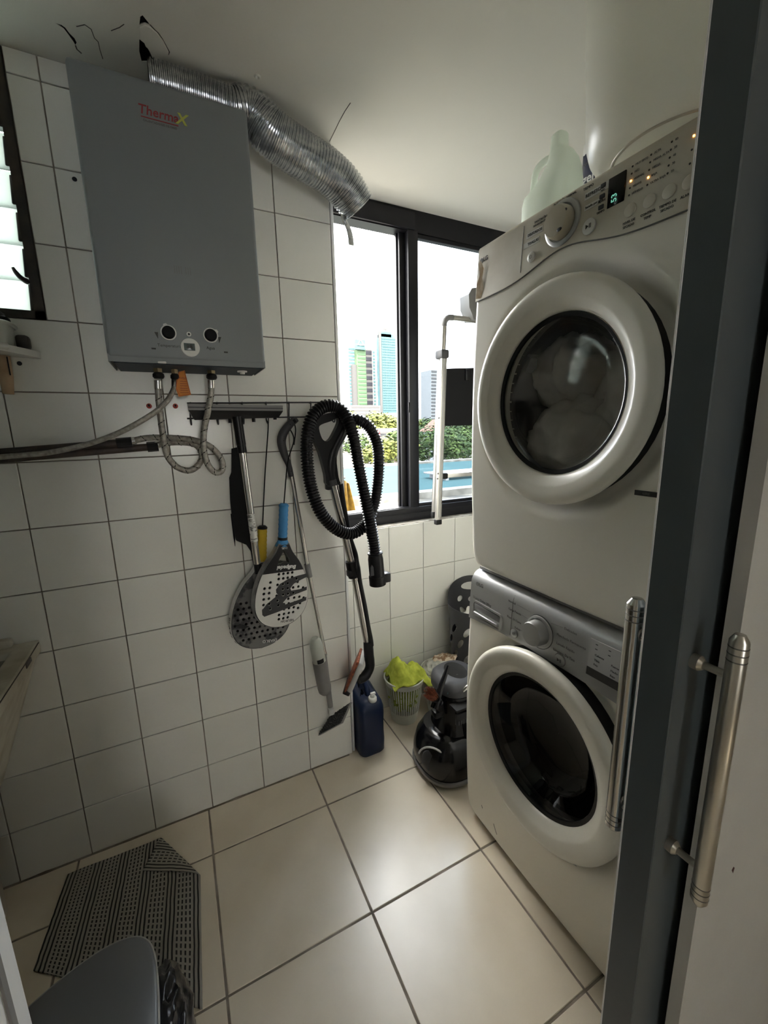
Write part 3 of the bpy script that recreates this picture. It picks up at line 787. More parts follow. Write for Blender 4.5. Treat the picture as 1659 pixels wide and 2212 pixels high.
for px, lb in (((-0.6601, -0.0040, 1.5853), 'left of two red screw plugs in the tiles below the heater'), ((-0.5824, -0.0040, 1.5856), 'right of two red screw plugs in the tiles below the heater')):
    s_ = thing('wall_plug', lb, 'wall plug', px, 'red wall plugs')
    obj('sleeve', MB().lathe([(0.0085, 0.0), (0.008, 0.006), (0.006, 0.008)], Vector(px) + V(0, 0.006, 0), (0, -1, 0), 14), 'red', s_)
    obj('screw', MB().cyl(Vector(px), Vector(px) + V(0, -0.010, 0.002), 0.003, n=8), 'black_matt', s_)
for px in ((-0.9755, -0.0007, 1.7036), (-0.7745, -0.0007, 2.2156)):
    obj('drill_hole', MB().lathe([(0.0001, 0.001), (0.0055, 0.001), (0.0062, 0.0)], px, (0, -1, 0), 14), 'void', wall_back)

# ================================================================ wire rail with hooks
rl = thing('wire_rail', 'grey wire hanging rail with hooks fixed on the tiles', 'rail', (-0.3270, -0.0100, 1.5654))
mb = MB()
ra, rb = Vector((-0.5465, -0.0160, 1.5942)), Vector((-0.0228, -0.0160, 1.6017))
rc, rd = Vector((-0.5517, -0.0160, 1.5441)), Vector((-0.0254, -0.0160, 1.5470))
obj('top_wire', MB().cyl(ra, rb, 0.0028, n=10), 'grey_dark', rl)
obj('lower_wire', MB().cyl(rc, rd, 0.0028, n=10), 'grey_dark', rl)
for k in range(7):
    t = 0.02 + 0.16 * k
    p0, p1 = ra.lerp(rb, t), rc.lerp(rd, t)
    obj('hook', MB().tube(spline([p0, p1, p1 + V(0, -0.012, -0.018), p1 + V(0, -0.03, -0.020), p1 + V(0, -0.038, -0.004)], 5), 0.0026, 8), 'grey_dark', rl)
    obj('bracket', MB().cyl(p0, p0 + V(0, 0.017, 0), 0.004, n=8), 'grey_dark', rl)
HK = [rc.lerp(rd, 0.02 + 0.16 * k) for k in range(7)]

# ================================================================ squeegee mop hung upside down
sq = thing('floor_squeegee', 'floor squeegee with grey blade and steel pole hung upside down on the rail', 'squeegee', (-0.3640, -0.0600, 0.9984))
a0, a1 = Vector((-0.5469, -0.0620, 1.5898)), Vector((-0.2356, -0.0620, 1.5856))
b0, b1 = Vector((-0.5463, -0.0620, 1.5692)), Vector((-0.2369, -0.0620, 1.5661))
c0, c1 = Vector((-0.5298, -0.0580, 1.5381)), Vector((-0.2526, -0.0580, 1.5436))
def strip(q, t):
    return MB().add([p for p in q] + [p + V(0, t, 0) for p in q], [(0, 1, 2, 3), (7, 6, 5, 4)] + [(i, (i + 1) % 4, 4 + (i + 1) % 4, 4 + i) for i in range(4)])
obj('rubber_blade', strip([a0, a1, b1, b0], 0.012), 'grey_mid', sq, 0)
obj('blade_groove', strip([a0.lerp(b0, .45) + V(0, -0.0015, 0), a1.lerp(b1, .45) + V(0, -0.0015, 0), a1.lerp(b1, .62) + V(0, -0.0015, 0), a0.lerp(b0, .62) + V(0, -0.0015, 0)], 0.002), 'grey_dark', sq, 0)
obj('head', strip([b0 + V(0, -0.004, 0), b1 + V(0, -0.004, 0), c1, c0], 0.026), 'black', sq, 0)
for px in ((-0.4191, -0.0520, 1.5309), (-0.3399, -0.0520, 1.5332), (-0.2647, -0.0520, 1.5406)):
    obj('lug', MB().cyl(Vector(px) + V(0, 0, 0.012), Vector(px) + V(0, 0, -0.004), 0.006, n=10), 'black', sq)
g0, g1, g2, g3, g4 = (Vector(p) for p in ((-0.3964, -0.0640, 1.5475), (-0.3908, -0.0640, 1.4513), (-0.3885, -0.0640, 1.4239), (-0.3702, -0.0640, 1.0151), (-0.3659, -0.0620, 0.9794)))
obj('socket', MB().cyl(g0, g1, 0.0165, 0.0165, n=20).cyl(g1, g2, 0.0155, 0.0155, n=20), 'black', sq)
obj('pole', MB().cyl(g2, g3, 0.0128, n=20), 'steel', sq)
lb0, lb1 = g2.lerp(g3, 0.535), g2.lerp(g3, 0.79)
obj('label_sleeve', MB().cyl(lb0, lb1, 0.0131, n=20), 'label', sq)
obj('end_cap', MB().cyl(g3, g4, 0.0135, 0.017, n=16).rbox(g4 + V(0.012, 0.0, 0.01), (0.03, 0.02, 0.022), 0.004), 'black', sq)

# black sheath hanging flat behind the pole
sh = thing('dustpan', 'flat black plastic dustpan hanging edge-on behind the squeegee pole', 'dustpan', (-0.4196, -0.0200, 1.0597))
po = [Vector(q) for q in ((-0.4181, -0.0120, 1.4380), (-0.3987, -0.0120, 1.4422), (-0.3726, -0.0120, 1.4095), (-0.3693, -0.0120, 1.2293), (-0.3641, -0.0140, 1.0679), (-0.3631, -0.0160, 0.9983), (-0.3764, -0.0160, 0.9820), (-0.3841, -0.0140, 1.0527), (-0.3998, -0.0120, 1.0836), (-0.4329, -0.0120, 1.1044), (-0.4387, -0.0120, 1.1494), (-0.4392, -0.0120, 1.2535), (-0.4351, -0.0120, 1.3344), (-0.4255, -0.0120, 1.3539))]
m_ = len(po)
obj('pan', MB().add(po + [p + V(0, -0.022, 0) for p in po], [tuple(range(m_)), tuple(reversed(range(m_, 2 * m_)))] + [(i, (i + 1) % m_, m_ + (i + 1) % m_, m_ + i) for i in range(m_)]), 'black_matt', sh, 30)
obj('spike_edge', MB().tube([(-0.4394, -0.0160, 1.2025), (-0.4374, -0.0160, 1.1148), (-0.4372, -0.0160, 1.0792)], [0.003, 0.003, 0.0008], 8), 'black_matt', sh)

# ================================================================ padel rackets
def head_outline(L, Wd, throat):
    # teardrop: z = 0 at throat top, downwards to -L ; half width profile
    pr = [(0.0, throat), (0.10, throat + 0.016), (0.22, Wd * 0.30), (0.36, Wd * 0.41), (0.50, Wd * 0.475), (0.64, Wd * 0.50), (0.76, Wd * 0.485), (0.86, Wd * 0.42), (0.93, Wd * 0.32), (0.98, Wd * 0.17), (1.0, 0.0)]
    P = spline([Vector((w, -L * t, 0)) for t, w in pr], 4)
    r = [(p.x, p.y) for p in P]
    return r + [(-x, y) for x, y in reversed(r[:-1])]

def racket(label, M4, L, Wd, gripm, facem, edgem, holes, GL):
    t = thing('padel_racket', label, 'racket', M4)
    o = head_outline(L, Wd, 0.020)
    o = [p for i, p in enumerate(o) if i == 0 or (abs(p[0] - o[i - 1][0]) + abs(p[1] - o[i - 1][1])) > 1e-4]
    TH = 0.036
    thr = [(0.0, -0.022), (0.020, -0.058), (0.024, -0.076), (0.0, -0.070), (-0.024, -0.076), (-0.020, -0.058)]
    ins = [(x * 0.965, y * 0.975 - 0.004) for x, y in o]
    ex = [(x * s, y * s - (1 - s) * L * 0.55) for x, y in o for s in (0.9, 0.7)]
    hs = [circle(x, y, 0.0057, 12) for x, y in holes if inpoly((x, y), [(a * 0.94, b * 0.96) for a, b in ins])]
    mid = [(x * 0.985, y * 0.99 - 0.002) for x, y in o]
    obj('core', plate(mid, [thr] + hs, lambda a, b: (a, -TH / 2 + 0.003, b), lambda a, b: (a, TH / 2 - 0.006, b)), 'racket_black', t, 0, True)  # black core and unpierced back paint the drill holes dark, as if shaded
    core = plate(o, [[(x * 0.962, y * 0.972 - 0.0045) for x, y in o]], lambda a, b: (a, -TH / 2 + 0.0035, b), lambda a, b: (a, TH / 2 - 0.0035, b))
    obj('frame', core, edgem, t, 30, True)
    f = obj('face', plate(ins, [thr] + hs, lambda a, b: (a, -TH / 2, b), lambda a, b: (a, -TH / 2 + 0.0045, b)), facem, t, 0, True)
    obj('back_face', plate(ins, [thr], lambda a, b: (a, TH / 2 - 0.0045, b), lambda a, b: (a, TH / 2, b)), facem, t, 0, True)
    sp = [V(0, 0, z * GL / 24) for z in range(25)]
    obj('grip', MB().tube(sp, [0.0165 + (0.0012 if k % 3 == 0 else 0) - 0.003 * (0 if k else 1) for k in range(25)], 14), gripm, t, 30, True)
    obj('butt_cap', MB().lathe([(0.0178, 0), (0.0185, 0.006), (0.012, 0.012), (0.001, 0.012)], (0, 0, GL - 0.004), (0, 0, 1), 18), gripm if gripm == 'blue_grip' else 'black', t, 35, True)
    return t, f, TH

def dirs(p_top, p_bot, yaw=0.0):
    z = (Vector(p_top) - Vector(p_bot)).normalized()
    y = Vector((math.sin(yaw), math.cos(yaw), 0))
    x = y.cross(z).normalized(); y = z.cross(x)
    return x, y, z
# white racket with the blue grip
tp, bt = Vector((-0.2631, -0.0880, 1.2267)), Vector((-0.3112, -0.0880, 0.7605))
x_, y_, z_ = dirs(tp, bt, -0.20)
Lt = (tp - bt).length
GL1 = Lt * 0.30
neck = tp - z_ * GL1
H1 = []
Lh = Lt - GL1
for zz, xs in ((-.115, (-.018, 0, .018, .036)), (-.133, (-.018, 0, .018, .036)), (-.142, (-.05, .055)), (-.155, (-.022, 0, .019, .039, .060)), (-.162, (-.072, -.052)), (-.175, (-.022, .0, .02, .042, .064)), (-.182, (-.074, -.054, .084)), (-.197, (-.024, .002, .022, .044, .066)), (-.203, (-.074, -.054)), (-.217, (-.02, .004, .024, .048, .07)), (-.224, (-.074, -.052, .088)), (-.236, (-.016, .006, .026, .05)), (-.243, (-.074, -.048, .074)), (-.256, (-.014, .008, .028, .048)), (-.262, (-.05, .066)), (-.275, (-.012, .008, .028, .046)), (-.292, (-.012, .006, .024))):
    for xx in xs: H1.append((xx, zz))
r1, f1, TH = racket('white and black padel racket with a blue grip hanging in front', basis(neck, x_, y_, z_), Lh, 0.218, 'blue_grip', 'racket_white', 'racket_edge', H1, GL1)
o1 = head_outline(Lh, 0.218, 0.020)
topz = -0.112
blk = [(x * 0.966, y * 0.975 - 0.004) for x, y in o1 if y > topz]
blk = [p for i, p in enumerate(blk) if i == 0 or (abs(p[0] - blk[i - 1][0]) + abs(p[1] - blk[i - 1][1])) > 1e-4]
obj('throat_panel', plate(blk, [[(0.0, -0.022), (0.020, -0.058), (0.024, -0.076), (0.0, -0.070), (-0.024, -0.076), (-0.020, -0.058)]], lambda a, b: (a, -TH / 2 - 0.0006, b), lambda a, b: (a, -TH / 2 + 0.001, b)), 'racket_black', r1, 0, True)
# dark bull emblem turned on its side, cut round the drill holes
em = [(-.078, -.262), (-.070, -.270), (-.02, -.262), (.03, -.252), (.105, -.236), (.105, -.222), (.06, -.230), (.01, -.238), (.002, -.228), (.018, -.212), (.05, -.204), (.11, -.194), (.11, -.180), (.07, -.186), (.034, -.186), (.030, -.176), (.044, -.160), (.075, -.148), (.10, -.140), (.10, -.126), (.06, -.130), (.02, -.138), (-.012, -.152), (-.028, -.172), (-.026, -.186), (-.018, -.194), (-.034, -.204), (-.062, -.222), (-.080, -.244)]
inn = [(x * 0.95, y * 0.965 - 0.004) for x, y in o1]
em = [(x if abs(x) < .1 else .1 * (1 if x > 0 else -1), y) for x, y in em]
eh = [circle(x, y, 0.0062, 12) for x, y in H1 if inpoly((x, y), em) and all(inpoly(q, em) for q in circle(x, y, 0.0072, 8))]
obj('bull_emblem', plate(em, eh, lambda a, b: (a, -TH / 2 - 0.0005, b), lambda a, b: (a, -TH / 2 + 0.0005, b)), 'grey_dark', r1, 0, True)
text('lettering', 'Bullpadel', 0.021, (0.012, -TH / 2 - 0.0012, -0.091), (-1, 0, 0.06), (0, 0, -1), 'white_ink', r1, True, shear=0.2, bold=0.0007)
text('lettering', 'NEURON', 0.013, (0.022, -TH / 2 - 0.0009, -0.304), (-1, 0, 0.06), (0, 0, -1), 'ink', r1, True)
text('lettering', 'DUEL', 0.010, (0.0, -TH / 2 - 0.0009, -0.016), (-1, 0, 0), (0, 0, -1), 'white_ink', r1, True)
obj('grip_band', MB().cyl((0, 0, 0.012), (0, 0, 0.022), 0.0182, n=18), 'black', r1, 35, True)
obj('collar', MB().lathe([(0.018, 0.012), (0.022, 0.004), (0.028, -0.010), (0.026, -0.012)], (0, 0, 0), (0, 0, 1), 20, 1.0, 0.72, u=(1, 0, 0)), 'blue_grip', r1, 35, True)
hk = HK[4] + V(0, -0.034, -0.012)
obj('wrist_cord', MB().tube(spline([tp + z_ * 0.0, tp.lerp(hk, 0.5), hk + V(0.004, 0, -0.07), hk + V(-0.012, 0.004, -0.02), hk, hk + V(0.014, 0.004, -0.03), hk + V(0.004, 0.002, -0.09)], 8), 0.0024, 6), 'black_matt', r1)
# camouflage racket with the yellow grip
tp, bt = Vector((-0.3367, -0.0360, 1.1414)), Vector((-0.3804, -0.0360, 0.6663))
x_, y_, z_ = dirs(tp, bt, -0.16)
Lt = (tp - bt).length
GL2 = Lt * 0.27
neck2 = tp - z_ * GL2
H2 = []
for j in range(9):
    for i in range(-5, 6):
        H2.append((i * 0.021 + (0.0105 if j % 2 else 0), -0.15 - j * 0.021))
H2 = [h for h in H2 if h[1] > -0.312]
r2, f2, _ = racket('grey camouflage padel racket with a yellow grip hanging behind the white one', basis(neck2, x_, y_, z_), Lt - GL2, 0.238, 'yellow_grip', 'camo', 'racket_white', H2, GL2)
text('lettering', 'DIABLO', 0.017, (0.03, -TH / 2 - 0.0009, -0.322), (-1, 0, 0.1), (0, 0, -1), 'white_ink', r2, True)
obj('claw_print', MB().prism([(-.105, -.235), (-.085, -.228), (-.05, -.246), (-.075, -.252)], (0, -TH / 2 - 0.0002, 0), (1, 0, 0), (0, 0, 1), 0.0008), 'racket_black', r2, 0, True)
for q, ch in enumerate('DIABLO'):
    a = 0.60 + 0.055 * q
    o2 = head_outline(Lt - GL2, 0.238, 0.020)
    k = [p for p in o2 if p[0] < 0]
    k.sort(key=lambda p: -p[1])
    i0 = min(range(len(k)), key=lambda i: abs(-k[i][1] / (Lt - GL2) - a))
    p = k[i0]; pn = k[min(i0 + 1, len(k) - 1)]
    tv = Vector((pn[0] - p[0], 0, pn[1] - p[1])).normalized()
    nv = Vector((tv.z, 0, -tv.x))
    if nv.x > 0: nv = -nv
    text('lettering', ch, 0.020, Vector((p[0], 0, p[1])) + nv * 0.0010, tv, (0, -1, 0), 'ink', r2, True)
hk = HK[3] + V(-0.003, -0.034, -0.012)
obj('wrist_cord', MB().tube(spline([tp, tp.lerp(hk, 0.5), hk + V(0, 0, -0.03), hk], 8), 0.0024, 6), 'black_matt', r2)

# ================================================================ spray mop
mp = thing('spray_mop', 'grey spray mop with slim steel pole and clear water bottle leaning on the tiles', 'mop', (-0.1157, -0.0600, 0.2938))
hp = [Vector(q) for q in ((-0.1860, -0.0550, 1.5382), (-0.2131, -0.0550, 1.5186), (-0.2390, -0.0550, 1.4875), (-0.2480, -0.0550, 1.4561), (-0.2407, -0.0550, 1.4137), (-0.2265, -0.0550, 1.3686), (-0.2205, -0.0550, 1.3285))]
sp = spline(hp, 6)
n_ = len(sp)
obj('handle', MB().tube(sp, [0.0105 + 0.006 * math.sin(PI * min(1, k / n_ * 1.25)) for k in range(n_)], 16), 'grey_dark', mp)
obj('hang_hole', MB().cyl(Vector((-0.1946, -0.0665, 1.5330)), Vector((-0.2018, -0.0668, 1.5281)), 0.0068, n=14), 'black_matt', mp)
for px in ((-0.2153, -0.0705, 1.5183), (-0.2430, -0.0712, 1.4611), (-0.2282, -0.0700, 1.3986), (-0.2224, -0.0680, 1.3487)):
    obj('screw', MB().cyl(Vector(px) + V(0, 0.004, 0), px, 0.0019, n=8), 'black_matt', mp)
pe = Vector((-0.1283, -0.0600, 0.5783))
ps = Vector((-0.2185, -0.0550, 1.3318))
jn = Vector((-0.1775, -0.0580, 0.9523))
obj('pole', MB().cyl(ps, jn, 0.0090, n=18).cyl(jn, pe, 0.0075, n=18), 'steel', mp)
obj('pole_clamp', MB().cyl(Vector((-0.1814, -0.0578, 0.9798)), Vector((-0.1736, -0.0585, 0.9247)), 0.0115, n=16), 'grey_mid', mp)
ax0, ax1 = Vector((-0.1402, -0.0750, 0.4074)), Vector((-0.1749, -0.0850, 0.6735))
axd = (ax1 - ax0)
Lb = axd.length
obj('bottle_cup', MB().lathe([(0.001, -0.004), (0.018, 0.0), (0.0265, 0.012), (0.0285, 0.03), (0.0285, Lb * 0.60)], ax0, axd, 28, caps=False), 'grey_mid', mp)
obj('bottle', MB().lathe([(0.0265, Lb * 0.52), (0.0265, Lb * 0.86), (0.023, Lb * 0.95), (0.014, Lb * 1.0), (0.001, Lb * 1.012)], ax0, axd, 28), 'clear_box', mp)
obj('bottle_cap', MB().lathe([(0.022, Lb * 0.60), (0.022, Lb * 0.67), (0.012, Lb * 0.69)], ax0 + V(0, -0.0055, 0), axd, 20), 'black', mp)
obj('spout_tube', MB().cyl(pe, Vector((-0.1409, -0.0620, 0.5446)), 0.010, n=14), 'grey_mid', mp)
obj('lower_pole', MB().tube([Vector((-0.1352, -0.0600, 0.5632)), Vector((-0.1260, -0.0580, 0.4517)), Vector((-0.1147, -0.0550, 0.3218))], [0.014, 0.013, 0.011], 14), 'grey_mid', mp)
obj('joint', MB().rbox(Vector((-0.1121, -0.0500, 0.2950)), (0.026, 0.026, 0.03), 0.006), 'grey_light', mp)
fq = [Vector((-0.0336, -0.0850, 0.3333)), Vector((-0.1079, -0.0120, 0.2404)), Vector((-0.1657, -0.0120, 0.1660)), Vector((-0.0803, -0.0850, 0.2479))]
nn = (fq[1] - fq[0]).cross(fq[3] - fq[0]).normalized()
if nn.y > 0: nn = -nn
mb = MB()
obj('mop_plate', mb.add(fq + [p - nn * 0.012 for p in fq], [(0, 1, 2, 3), (7, 6, 5, 4)] + [(i, (i + 1) % 4, 4 + (i + 1) % 4, 4 + i) for i in range(4)]), 'grey_mid', mp, 0)
mb = MB()
for j in range(15):
    for k in range(9):
        s_, t_ = 0.06 + 0.063 * j, 0.08 + 0.105 * k
        p = fq[0].lerp(fq[3], t_).lerp(fq[1].lerp(fq[2], t_), s_)
        mb.tube([p, p + nn * (0.004 + 0.003 * random.random()) + V(random.uniform(-.003, .003), 0, random.uniform(-.003, .003))], [0.0045, 0.003], 6)
obj('mop_pad', mb, 'grey_dark', mp)

# ================================================================ vacuum wand and hose on the rail
vw = thing('vacuum_wand', 'black vacuum handle with steel telescopic tube leaning on the wall corner', 'vacuum wand', (0.0253, -0.0700, 0.3884))
def yy(px, y): return px
HD = -0.062
ho = [(x, z) for x, z in ((0, 0),)]
outl = [Vector(q) for q in ((-0.1346, -0.0620, 1.5207), (-0.1119, -0.0620, 1.5425), (-0.0711, -0.0620, 1.5576), (-0.0301, -0.0620, 1.5609), (-0.0055, -0.0620, 1.5626), (0.0153, -0.0620, 1.5573), (0.0260, -0.0620, 1.5345), (0.0095, -0.0620, 1.5100), (-0.0158, -0.0620, 1.4575), (-0.0453, -0.0620, 1.3981), (-0.0415, -0.0620, 1.3149), (-0.0370, -0.0620, 1.2871), (-0.0886, -0.0620, 1.2875), (-0.0941, -0.0620, 1.3275), (-0.1120, -0.0620, 1.4082), (-0.1309, -0.0620, 1.4610))]
inl = [Vector(q) for q in ((-0.1105, -0.0620, 1.5033), (-0.0989, -0.0620, 1.5168), (-0.0615, -0.0620, 1.5284), (-0.0349, -0.0620, 1.5402), (-0.0320, -0.0620, 1.5211), (-0.0567, -0.0620, 1.4762), (-0.0725, -0.0620, 1.4575), (-0.0875, -0.0620, 1.4544), (-0.1015, -0.0620, 1.4670))]
inl2 = [Vector(q) for q in ((-0.0193, -0.0620, 1.5505), (-0.0058, -0.0620, 1.5556), (0.0011, -0.0620, 1.5382), (-0.0051, -0.0620, 1.5277), (-0.0143, -0.0620, 1.5348))]
def xz(L): return [(p.x, p.z) for p in L]
def sm(L, n=3):
    P = spline([Vector((x, y, 0)) for x, y in L], n, True)
    return [(p.x, p.y) for p in P]
hg = plate(sm(xz(outl)), [sm(xz(inl)), sm(xz(inl2))], lambda a, b: (a, -0.080, b), lambda a, b: (a, -0.048, b))
obj('handle', hg, 'black', vw, 30)
obj('handle_tube', MB().tube(spline([Vector((0.0144, -0.0620, 1.5346)), Vector((-0.0147, -0.0620, 1.4840)), Vector((-0.0559, -0.0620, 1.4146)), Vector((-0.0702, -0.0620, 1.3529)), Vector((-0.0621, -0.0620, 1.2872))], 6), [0.0225] * 12 + [0.0235] * 8 + [0.022] * 5, 18), 'black', vw)
obj('lock_ring', MB().cyl(Vector((-0.0669, -0.0620, 1.3058)), Vector((-0.0622, -0.0620, 1.2836)), 0.0238, n=20), 'grey_dark', vw)
w0, w1 = Vector((-0.0601, -0.0620, 1.2871)), Vector((0.0216, -0.0600, 0.8812))
w2, w3 = Vector((0.0145, -0.0600, 0.9131)), Vector((0.0660, -0.0580, 0.5764))
obj('upper_tube', MB().cyl(w0, w1, 0.0172, n=22), 'steel', vw)
obj('lower_tube', MB().cyl(w2, w3, 0.0150, n=22), 'steel', vw)
# power-strip spine along the right of the tube
spn = [Vector(q) for q in ((-0.0288, -0.0660, 1.2869), (-0.0176, -0.0660, 1.1834), (0.0016, -0.0660, 1.0659), (0.0223, -0.0680, 0.9885), (0.0236, -0.0700, 0.9347), (0.0384, -0.0680, 0.8559), (0.0572, -0.0660, 0.7510), (0.0711, -0.0660, 0.6403), (0.0798, -0.0660, 0.5611))]
ss = spline(spn, 8)
obj('cable_spine', MB().tube(ss, [0.010 + 0.006 * math.exp(-((k / len(ss) - 0.5) / 0.07) ** 2) + 0.004 * math.exp(-((k / len(ss) - 0.95) / 0.08) ** 2) for k in range(len(ss))], 12), 'black', vw)
obj('slide_lock', MB().cyl(Vector((0.0018, -0.0600, 0.9616)), Vector((0.0136, -0.0600, 0.8908)), 0.0225, n=18).rbox(Vector((-0.0026, -0.0660, 0.9119)), (0.03, 0.03, 0.028), 0.006), 'black', vw)
obj('clamp', MB().rbox(Vector((-0.0781, -0.0580, 1.2808)), (0.022, 0.03, 0.03), 0.006), 'black', vw)
obj('foot_socket', MB().tube(spline([Vector((0.0697, -0.0600, 0.5808)), Vector((0.0721, -0.0600, 0.5156)), Vector((0.0740, -0.0620, 0.4597)), Vector((0.0476, -0.0680, 0.4256)), Vector((0.0131, -0.0750, 0.4178))], 5), [0.0205, 0.021, 0.0215, 0.022, 0.022, 0.022, 0.022, 0.022, 0.021, 0.021, 0.021, 0.021, 0.021, 0.021, 0.022, 0.022, 0.021, 0.020, 0.019, 0.018, 0.017], 16), 'black', vw)
k0, k1 = Vector((0.0452, -0.0550, 0.5139)), Vector((-0.0190, -0.0550, 0.3937))
ud = (k1 - k0).normalized()
wdv = V(0.42, 0.86, -0.28); wdv = (wdv - ud * wdv.dot(ud)).normalized()
td = wdv.cross(ud)
rt = Matrix((wdv, td, ud)).transposed()
kl = (k1 - k0).length
sgx = 1 if td.x < 0 else -1
nzl = obj('floor_nozzle', MB().rbox(k0.lerp(k1, 0.5), (0.20, 0.024, kl), 0.008, 3, rt), 'grey_light', vw)
obj('nozzle_sole', MB().rbox(k0.lerp(k1, 0.5) + td * sgx * 0.0155, (0.205, 0.010, kl * 1.02), 0.003, 2, rt), 'bristle', nzl)
obj('nozzle_end', MB().rbox(k1 + td * sgx * 0.008, (0.205, 0.030, 0.018), 0.004, 2, rt), 'black', nzl)

vh = thing('vacuum_hose', 'ribbed black vacuum hose looped over the rail with a plug-shaped end', 'vacuum hose', (0.0796, -0.1200, 0.8897))
hpts = [Vector(q) for q in ((0.0051, -0.0850, 1.5322), (0.0405, -0.1100, 1.5294), (0.0815, -0.1200, 1.4974), (0.1094, -0.1200, 1.4330), (0.1133, -0.1200, 1.3552), (0.1074, -0.1150, 1.2723), (0.0933, -0.1100, 1.1978), (0.0605, -0.1050, 1.1245), (-0.0033, -0.1100, 1.0917), (-0.0703, -0.1150, 1.1164), (-0.1285, -0.1150, 1.1852), (-0.1597, -0.1100, 1.2757), (-0.1698, -0.1050, 1.3789), (-0.1624, -0.1000, 1.4790), (-0.1342, -0.0950, 1.5497), (-0.0830, -0.0900, 1.5831), (-0.0344, -0.0950, 1.5746), (-0.0105, -0.1150, 1.5349), (0.0027, -0.1400, 1.4664), (0.0137, -0.1500, 1.3716), (0.0308, -0.1550, 1.2650), (0.0507, -0.1550, 1.1538), (0.0665, -0.1500, 1.0664), (0.0729, -0.1500, 1.0061))]
hs_ = resample(spline(hpts, 14), 0.0028)
obj('ribbed_tube', MB().tube(hs_, [0.0205 + 0.0035 * (1 if (i % 4) in (0, 1) else -0.4) for i in range(len(hs_))], 18), 'black', vh, 40)
ce = Vector((0.0731, -0.1500, 1.0138)); cd = Vector((0.0817, -0.1500, 0.8751))
cax = (cd - ce).normalized()
cl = (cd - ce).length
obj('end_collar', MB().lathe([(0.026, 0), (0.031, 0.003), (0.031, 0.008), (0.027, 0.011)], ce, cax, 22), 'black', vh)
obj('end_plug', MB().lathe([(0.027, 0.008), (0.031, 0.03), (0.031, cl * 0.72), (0.034, cl * 0.74), (0.034, cl), (0.026, cl)], ce, cax, 24), 'black', vh)
obj('plug_socket', MB().rbox(Vector((0.1161, -0.1500, 0.9006)), (0.036, 0.04, 0.040), 0.006), 'black', vh)
obj('plug_latch', MB().prism([(-0.008, 0), (0.008, 0), (0.006, 0.034), (0, 0.044), (-0.006, 0.034)], Vector((0.0396, -0.1860, 0.9318)), (1, 0, 0), (0, 0, 1), 0.006), 'grey_dark', vh)

# ================================================================ navy detergent jug on the floor
jb = thing('detergent_jug', 'navy blue plastic jug with a white cap standing at the wall corner', 'jug', (0.085, 0.02, 0.0))
mb = MB()
def jug_ring(z, s, lift=0.0):
    o = rrect(0.128 * s[0], 0.185 * s[1], 0.028, 5)
    return [(0.083 + x, 0.030 + y + s[2], z + lift * max(0, y / 0.09)) for x, y in o]
levels = [(0.0, (.90, .93, 0)), (0.008, (.98, .98, 0)), (0.06, (1, 1, 0)), (0.11, (.97, .985, 0)), (0.15, (.97, .985, 0)), (0.20, (1, 1, 0)), (0.232, (.98, .99, 0)), (0.256, (.90, .93, 0.004)), (0.268, (.72, .80, 0.008)), (0.272, (.55, .66, 0.01)), (0.273, (.1, .12, 0.01))]
rings = [jug_ring(z, s, 0.030 if z > 0.22 else 0) for z, s in levels]
nr = len(rings[0])
mb.add([p for r in rings for p in r], [(i * nr + k, i * nr + (k + 1) % nr, (i + 1) * nr + (k + 1) % nr, (i + 1) * nr + k) for i in range(len(rings) - 1) for k in range(nr)] + [tuple(reversed(range(nr))), tuple(range((len(rings) - 1) * nr, len(rings) * nr))])
jd = obj('body', mb, 'jug_blue', jb, 40)
obj('handle', MB().tube(spline([V(0.084, 0.112, 0.250), V(0.086, 0.098, 0.300), V(0.088, 0.060, 0.322), V(0.090, 0.022, 0.305), V(0.090, 0.005, 0.27)], 6), 0.013, 14), 'jug_blue', jb)
cp = V(0.096, -0.030, 0.262)
cap = obj('cap', MB().lathe([(0.0185, 0), (0.0205, 0.003), (0.0205, 0.016), (0.018, 0.020), (0.011, 0.021), (0.0105, 0.034), (0.006, 0.038), (0.001, 0.038)], cp, (0, 0, 1), 24), 'white_plastic', jb)
obj('cap_lever', MB().rbox(cp + V(0.003, 0.0, 0.036), (0.026, 0.013, 0.012), 0.004), 'white_plastic', cap)

